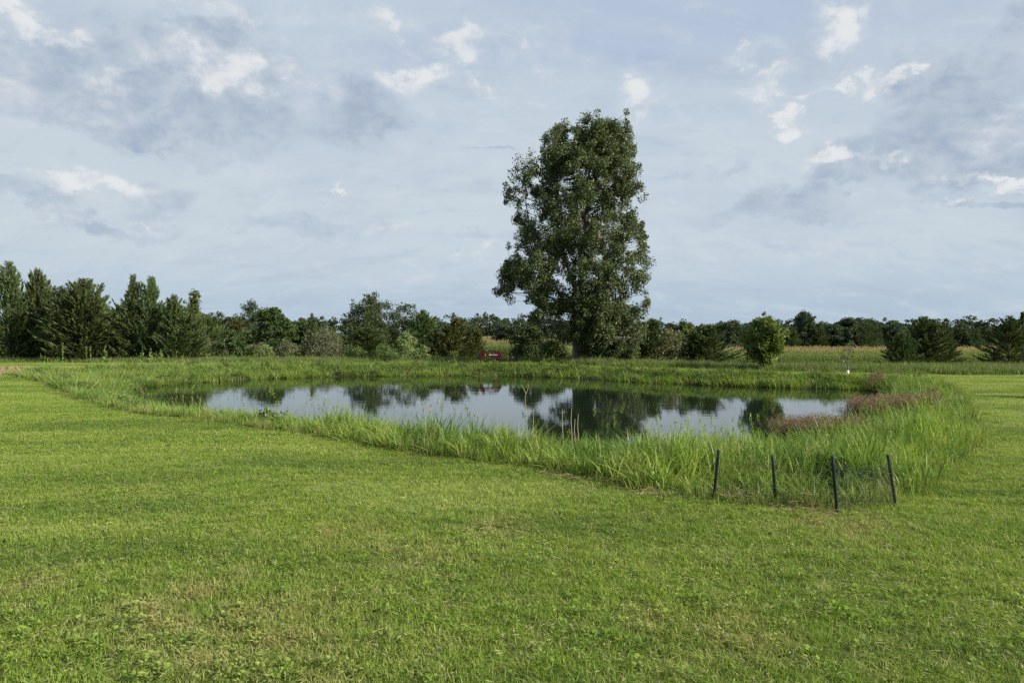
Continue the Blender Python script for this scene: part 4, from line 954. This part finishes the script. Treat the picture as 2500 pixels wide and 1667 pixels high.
    leaf_clusters(crown, cen, rr, n0, .122, .85, .35, .1, 1.25)
    # small outlying sprays roughen the outline
    k = R.integers(0, len(cen), 900); d = rdir(900); leaf_clusters(crown, cen[k] + d * (rr[k] * 1.12)[:, None], np.full(900, .17), 14, .135, .85, .35)
    mesh_obj('trunk', wood.mesh('trunk', B_grey, True), e); mesh_obj('crown', crown.mesh('crown', F_cotton), e)
cottonwood()

# trees standing off to the right, whose shadows reach the lawn
for (k, x, y, h, w, lab) in ((0, 30.5, 20.5, 8.5, 2.6, 'cedar standing beyond the lawn on the right, outside the view'), (1, 34.0, 24.5, 8.0, 2.6, 'second cedar beyond the lawn on the right, outside the view')):
    m = CED[k]; z = tz(x, y)
    e = empty('cedar_tree', (x, y, z), lab, 'cedar', 'cedars outside the view on the right', 0.4 + k, (w / m[3], w / m[3], h / m[2])); mesh_obj('trunk', m[0], e); mesh_obj('crown', m[1], e)

# ------------------------------------------------------------------ weeds, stalks, clumps
def weed(kind, sx, D, h, lab, group=None):
    X = at(sx, D); e = empty('weed', (X, D, tz(X, D) - .02), lab, 'weed', group, rnd.uniform(0, 6.28))
    w, c = Acc(), Acc(); v, f = tube([(0, 0, 0), (.02, 0, h * .5), (.0, .02, h)], [.014, .011, .004], 5); w.add(v, f); n = 60
    hz = R.uniform(.15, 1, n); a = R.uniform(0, 6.283, n); r = (.20 * (1.15 - hz) if kind == 'plume' else .05)
    cc = np.column_stack([np.cos(a) * r * .7, np.sin(a) * r * .7, hz * h]); ax = np.column_stack([np.cos(a), np.sin(a), np.full(n, .5)]); ax /= np.linalg.norm(ax, axis=1)[:, None]
    ln = (.26 * (1.2 - hz) + .06) if kind == 'plume' else np.full(n, .10)
    v, f = leaf_quads(cc, ln, ln * (.45 if kind == 'plume' else .4), ax, rdir(n)); c.add(v, f, rnd=np.repeat(R.random(n), 4))
    mesh_obj('stem', w.mesh('stem', M_weed, True), e); mesh_obj('leaves', c.mesh('leaves', M_weed), e)
weed('plume', 257, 51.5, 1.55, 'pale broad-leaved weed standing out before the broad ragged cedar', 'tall weeds before the cedar row')
weed('spike', 153, 50.5, 1.75, 'thin tall spike of a weed before the low cedar near the row start', 'tall weeds before the cedar row')
weed('spike', 211, 51.5, 1.4, 'left one of two thin weed spikes side by side before the broad ragged cedar', 'tall weeds before the cedar row')
weed('spike', 221, 51.5, 1.55, 'right one of two thin weed spikes side by side before the broad ragged cedar', 'tall weeds before the cedar row')
for sx, lb in ((347, 'leafy weed leftmost of three before the twin spired cedars'), (368, 'leafy weed in the middle of three before the twin spired cedars'), (393, 'leafy weed rightmost of three before the twin spired cedars')): weed('plume', sx, 52.5, 1.25, lb, 'tall weeds before the cedar row')

def clump(sx, sy, lab, n=150, h=1.0, spread=.26, mat=M_tall):
    X, D = ground_from_px(sx, sy); D += .12; X = at(sx, D); z = tz(X, D) - .03
    xy = R.normal(0, spread, (n, 2)); d = np.arctan2(xy[:, 1], xy[:, 0]) + R.normal(0, .4, n)
    v, f, t, r = blades(n, xy, R.uniform(.6, 1, n) * h, R.uniform(.012, .022, n), np.abs(R.normal(.45, .25, n)), d, 6, droop=.5)
    o = mesh_obj('grass_clump', np_mesh('grass_clump', v, f, mat, {'tip': t, 'rnd': r})); o.location = (X, D, z); tag(o, lab, 'grass clump')
M_clump = leafy('sedge_blades', lambda N: N.mix(N.attr('rnd'), (0.19, 0.26, 0.045), (0.38, 0.43, 0.11)), .4, .25, .4)
clump(1262, 1112, 'large yellow-green clump of long arching blades at the middle of the near bank', 190, 1.02, .30, M_clump)
clump(1545, 1165, 'smaller yellow-green clump of upright blades above the dry cut stems', 60, .62, .12, M_clump)

def stalk(sx, top, D, lab, fork=False):
    X = at(sx, D); z = max(tz(X, D), WATER_Z - .2); H = zpx(top, D) - z; a = Acc()
    v, f = tube([(0, 0, 0), (.02, 0, H * .4), (-.015, 0, H * .8), (0.0, 0, H * (.9 if fork else 1))], [.011, .009, .007, .005], 5); a.add(v, f)
    if fork:
        for s_ in (-1, 1): v, f = tube([(0, 0, H * .88), (s_ * .05, 0, H * .94), (s_ * (.10 if s_ < 0 else .06), 0, H)], [.006, .005, .003], 4); a.add(v, f)
    o = mesh_obj('dry_stalk', a.mesh('dry_stalk', M_stalk, True)); o.location = (X, D, z); tag(o, lab, 'stalk')
M_stalk = plain('dry_stalk', (0.36, 0.30, 0.20), .8)
stalk(1284, 938, 17.0, 'dry forked stalk rising from the water edge left of the cottonwood reflection', True)
for sx, tp, lb in ((1374, 1000, 'thin dry stalk leftmost of those before the cottonwood reflection'), (1396, 996, 'tallest thin dry stalk before the cottonwood reflection'), (1412, 1010, 'thin dry stalk rightmost of those before the cottonwood reflection'),
                   (1404, 1022, 'shortest thin dry stalk before the cottonwood reflection')): stalk(sx, tp, 15.2, lb)

# ------------------------------------------------------------------ netting fence
def box_bar(bm, a, b, w):
    a, b = Vector(a), Vector(b); d = (b - a); q = Vector((0, 0, 1)).rotation_difference(d.normalized()) if d.length else None
    vs = [bm.verts.new(p + q @ Vector((x * w / 2, y * w / 2, 0))) for p in (a, b) for x, y in ((-1, -1), (1, -1), (1, 1), (-1, 1))]
    for i in range(4): bm.faces.new((vs[i], vs[(i + 1) % 4], vs[4 + (i + 1) % 4], vs[4 + i]))

def fence():
    pp = [((1743, 1232), (1754, 1097)), ((1896, 1230), (1885, 1110)), ((2046, 1260), (2033, 1112)), ((2190, 1240), (2171, 1110))]
    g = []
    for (bx, by), (tx, ty) in pp:
        X, D = ground_from_px(bx, by); z = tz(X, D); g.append((Vector((X, D, z)), Vector((at(tx, D), D + rnd.uniform(-.03, .03), zpx(ty, D)))))
    e = empty('netting_fence', g[1][0], 'low fence of four dark leaning posts and fine black netting before the tall grass', 'fence')
    for b, t in g:
        a = Acc(); d = (t - b); P = [b - d * .08, b + d * .33, b + d * .66, b + d * .985, t]
        v, f = tube([np.array(p) for p in P], [.021, .0205, .0205, .0205, .015], 12); off = np.array(e.location); a.add(v - off, f)
        cap = np.array(t) - off; ring = len(v) - 12; a.add(np.array([cap]), np.zeros((0, 4), int)); 
        me = a.mesh('post', M_post, True)
        bm = bmesh.new(); bm.from_mesh(me); bm.verts.ensure_lookup_table(); bm.faces.new([bm.verts[ring + i] for i in range(12)]); bm.to_mesh(me); bm.free()
        mesh_obj('post', me, e)
    for i in range(3):
        (b0, t0), (b1, t1) = g[i], g[i + 1]; bm = bmesh.new(); f = Vector((0, -.024, 0)); off = e.location
        nu = max(8, int((b1 - b0).length / .030)); nv = 21; top = .86
        def Q(u, v):
            a = b0 + (t0 - b0) * v * top; b = b1 + (t1 - b1) * v * top
            p = a.lerp(b, u) + f; s_ = math.sin(u * math.pi); p.z -= .05 * s_ * v; p.y += .03 * s_ * math.sin(v * 4 + i); p.z = max(p.z, tz(p.x, p.y) + .004 if v < .02 else p.z); return p - off
        grid = [[Q(iu / nu, iv / nv) for iv in range(nv + 1)] for iu in range(nu + 1)]
        for iu in range(nu + 1):
            for iv in range(0, nv, 3): box_bar(bm, grid[iu][iv], grid[iu][min(nv, iv + 3)], .0019)
        for iv in range(nv + 1):
            for iu in range(0, nu, 4): box_bar(bm, grid[iu][iv], grid[min(nu, iu + 4)][iv], .0019)
        me = bpy.data.meshes.new('netting'); bm.to_mesh(me); bm.free(); me.materials.append(M_net); mesh_obj('netting', me, e)
fence()
def lone_post(sx, y0, y1, D, lab, w=.05):
    X = at(sx, D); z = tz(X, D); a = Acc(); H = zpx(y1, D) - z
    v, f = tube([(0, 0, -.2), (0.01, 0, H * .5), (.02, 0, H - .01), (.02, 0, H)], [w, w, w, w * .2], 10); a.add(v, f)
    o = mesh_obj('post', a.mesh('post', M_post, True)); o.location = (X, D, z); tag(o, lab, 'post')
lone_post(1721, 1100, 1068, 12.2, 'short dark stake half hidden in the tall grass left of the netting fence', .018)
lone_post(2172, 905, 888, 44.5, 'dark wooden post at the meadow left of the small front cedar', .055)

# ------------------------------------------------------------------ red loader and black frame beyond the far bank
def prism(name, pts, y0, y1, mat, parent, bev=.012):
    bm = bmesh.new(); vs = [bm.verts.new((x, y0, z)) for x, z in pts]; f = bm.faces.new(vs)
    ex = bmesh.ops.extrude_face_region(bm, geom=[f]); bmesh.ops.translate(bm, vec=(0, y1 - y0, 0), verts=[v for v in ex['geom'] if isinstance(v, bmesh.types.BMVert)])
    bmesh.ops.recalc_face_normals(bm, faces=bm.faces)
    if bev: bmesh.ops.bevel(bm, geom=[e for e in bm.edges], offset=bev, segments=1, affect='EDGES', clamp_overlap=True)
    me = bpy.data.meshes.new(name); bm.to_mesh(me); bm.free(); me.materials.append(mat); return mesh_obj(name, me, parent)

def loader():
    D = 54.2; X0 = at(1195, D); z0 = tz(X0, D); k = D / FPX / 18.09
    L = lambda X, Y: ((X - 814) * k, CAM_Z - (835 + Y / 18.09 - HY) * D / FPX - z0)
    e = empty('loader', (X0, D, z0), 'dark red tractor front loader with white lettering resting in the grass', 'loader')
    beam = [L(530, 505), L(1050, 520), L(1040, 395), L(1190, 430), L(1290, 530), L(1375, 690), L(1330, 740), L(1280, 775), L(1150, 735), L(1000, 660), L(820, 605), L(530, 612)]
    knee = [L(372, 590), L(420, 520), L(530, 508), L(530, 612), L(470, 740), L(430, 775), L(365, 750)]
    crank = [L(430, 440), L(470, 390), L(560, 335), L(605, 355), L(595, 470), L(545, 505), L(390, 515)]
    for y in (0.0, 1.05):
        prism('arm', beam, y, y + .10, M_redpaint, e); prism('knee_plate', knee, y - .015, y + .115, M_redpaint, e); prism('crank_plate', crank, y + .02, y + .08, M_redpaint, e)
        a = Acc(); p0, p1 = L(590, 360), L(1060, 430); v, f = tube([(p0[0], y + .05, p0[1]), (.6 * p0[0] + .4 * p1[0], y + .05, .6 * p0[1] + .4 * p1[1])], [.016, .016], 10); a.add(v, f)
        mesh_obj('cylinder_rod', a.mesh('cylinder_rod', M_chrome, True), e)
        a = Acc(); q = (.62 * p0[0] + .38 * p1[0], y + .05, .62 * p0[1] + .38 * p1[1]); v, f = tube([q, (p1[0], y + .05, p1[1])], [.034, .034], 12); a.add(v, f); mesh_obj('hydraulic_cylinder', a.mesh('hydraulic_cylinder', M_black, True), e)
        s0, s1 = L(1150, 735), L(1260, 940); prism('stand_leg', [s0, (s0[0] + .05, s0[1] - .02), (s1[0] + .03, 0.0), (s1[0] - .02, 0.0)], y + .03, y + .07, M_black, e, 0)
        b0 = L(1215, 620); a = Acc(); v, f = tube([(b0[0], y - .02, b0[1]), (b0[0], y + .12, b0[1])], [.035, .035], 12); a.add(v, f); mesh_obj('pivot_pin', a.mesh('pivot_pin', M_chrome, True), e)
    a = Acc(); c = L(1180, 560); v, f = tube([(c[0], .09, c[1]), (c[0], 1.07, c[1])], [.06, .06], 12); a.add(v, f); mesh_obj('cross_tube', a.mesh('cross_tube', M_redpaint, True), e)
    bk = [L(365, 560), L(372, 600), L(300, 760), L(330, 900), (L(330, 900)[0], .05), (L(250, 900)[0] - .25, 0.05), (L(250, 900)[0] - .3, .10), L(230, 745)]
    prism('bucket', bk, -.25, 1.40, M_black, e, .01)
    prism('decal', [L(610, 515), L(650, 515), L(655, 608), L(615, 610)], -.004, -.001, M_orange, e, 0)
    def text(body, X, Y, size, name='lettering'):
        cu = bpy.data.curves.new(name, 'FONT'); cu.body = body; cu.size = size; cu.extrude = .001; cu.materials.append(M_white); cu.align_x = 'CENTER'; cu.align_y = 'CENTER'
        tmp = bpy.data.objects.new(name, cu); me = bpy.data.meshes.new_from_object(tmp); bpy.data.objects.remove(tmp); bpy.data.curves.remove(cu)
        o = mesh_obj(name, me, e); p = L(X, Y); o.location = (p[0], -.003, p[1]); o.rotation_euler = (rad(90), 0, 0); return o
    text('MAHINDRA', 1025, 565, .105).scale = (.92, 1, 1)
    prism('emblem', [L(780, 540), L(800, 540), L(822, 565), L(845, 530), L(862, 530), L(862, 590), L(848, 590), L(845, 565), L(825, 585)], -.004, -.001, M_white, e, 0)
loader()

def frame():
    D = 54.6; X0 = at(1257, D); z0 = tz(X0, D); w = 27 * D / FPX; H = zpx(863.5, D) - z0
    e = empty('implement_frame', (X0, D, z0), 'black steel implement frame standing in the grass right of the red loader', 'implement')
    prism('top_bar', [(-w / 2, H - .14), (w / 2, H - .14), (w / 2, H), (-w / 2, H)], 0, .09, M_black, e)
    for x in (-w / 2, w / 2 - .08): prism('upright', [(x, 0), (x + .08, 0), (x + .08, H - .142), (x, H - .142)], .005, .085, M_black, e)
    prism('centre_plate', [(-.02, .05), (.22, .05), (.20, H - .142), (.02, H - .142)], .02, .07, M_black, e)
    prism('bottom_bar', [(-w / 2 + .082, .10), (-.022, .10), (-.022, .2), (-w / 2 + .082, .2)], .01, .08, M_black, e)
    for y in (-.55,): 
        for x in (-w / 2 + .1, w / 2 - .2): prism('fork_tine', [(x, .03), (x + .1, .03), (x + .1, .07), (x, .07)], -.95, -.001, M_black, e)
frame()
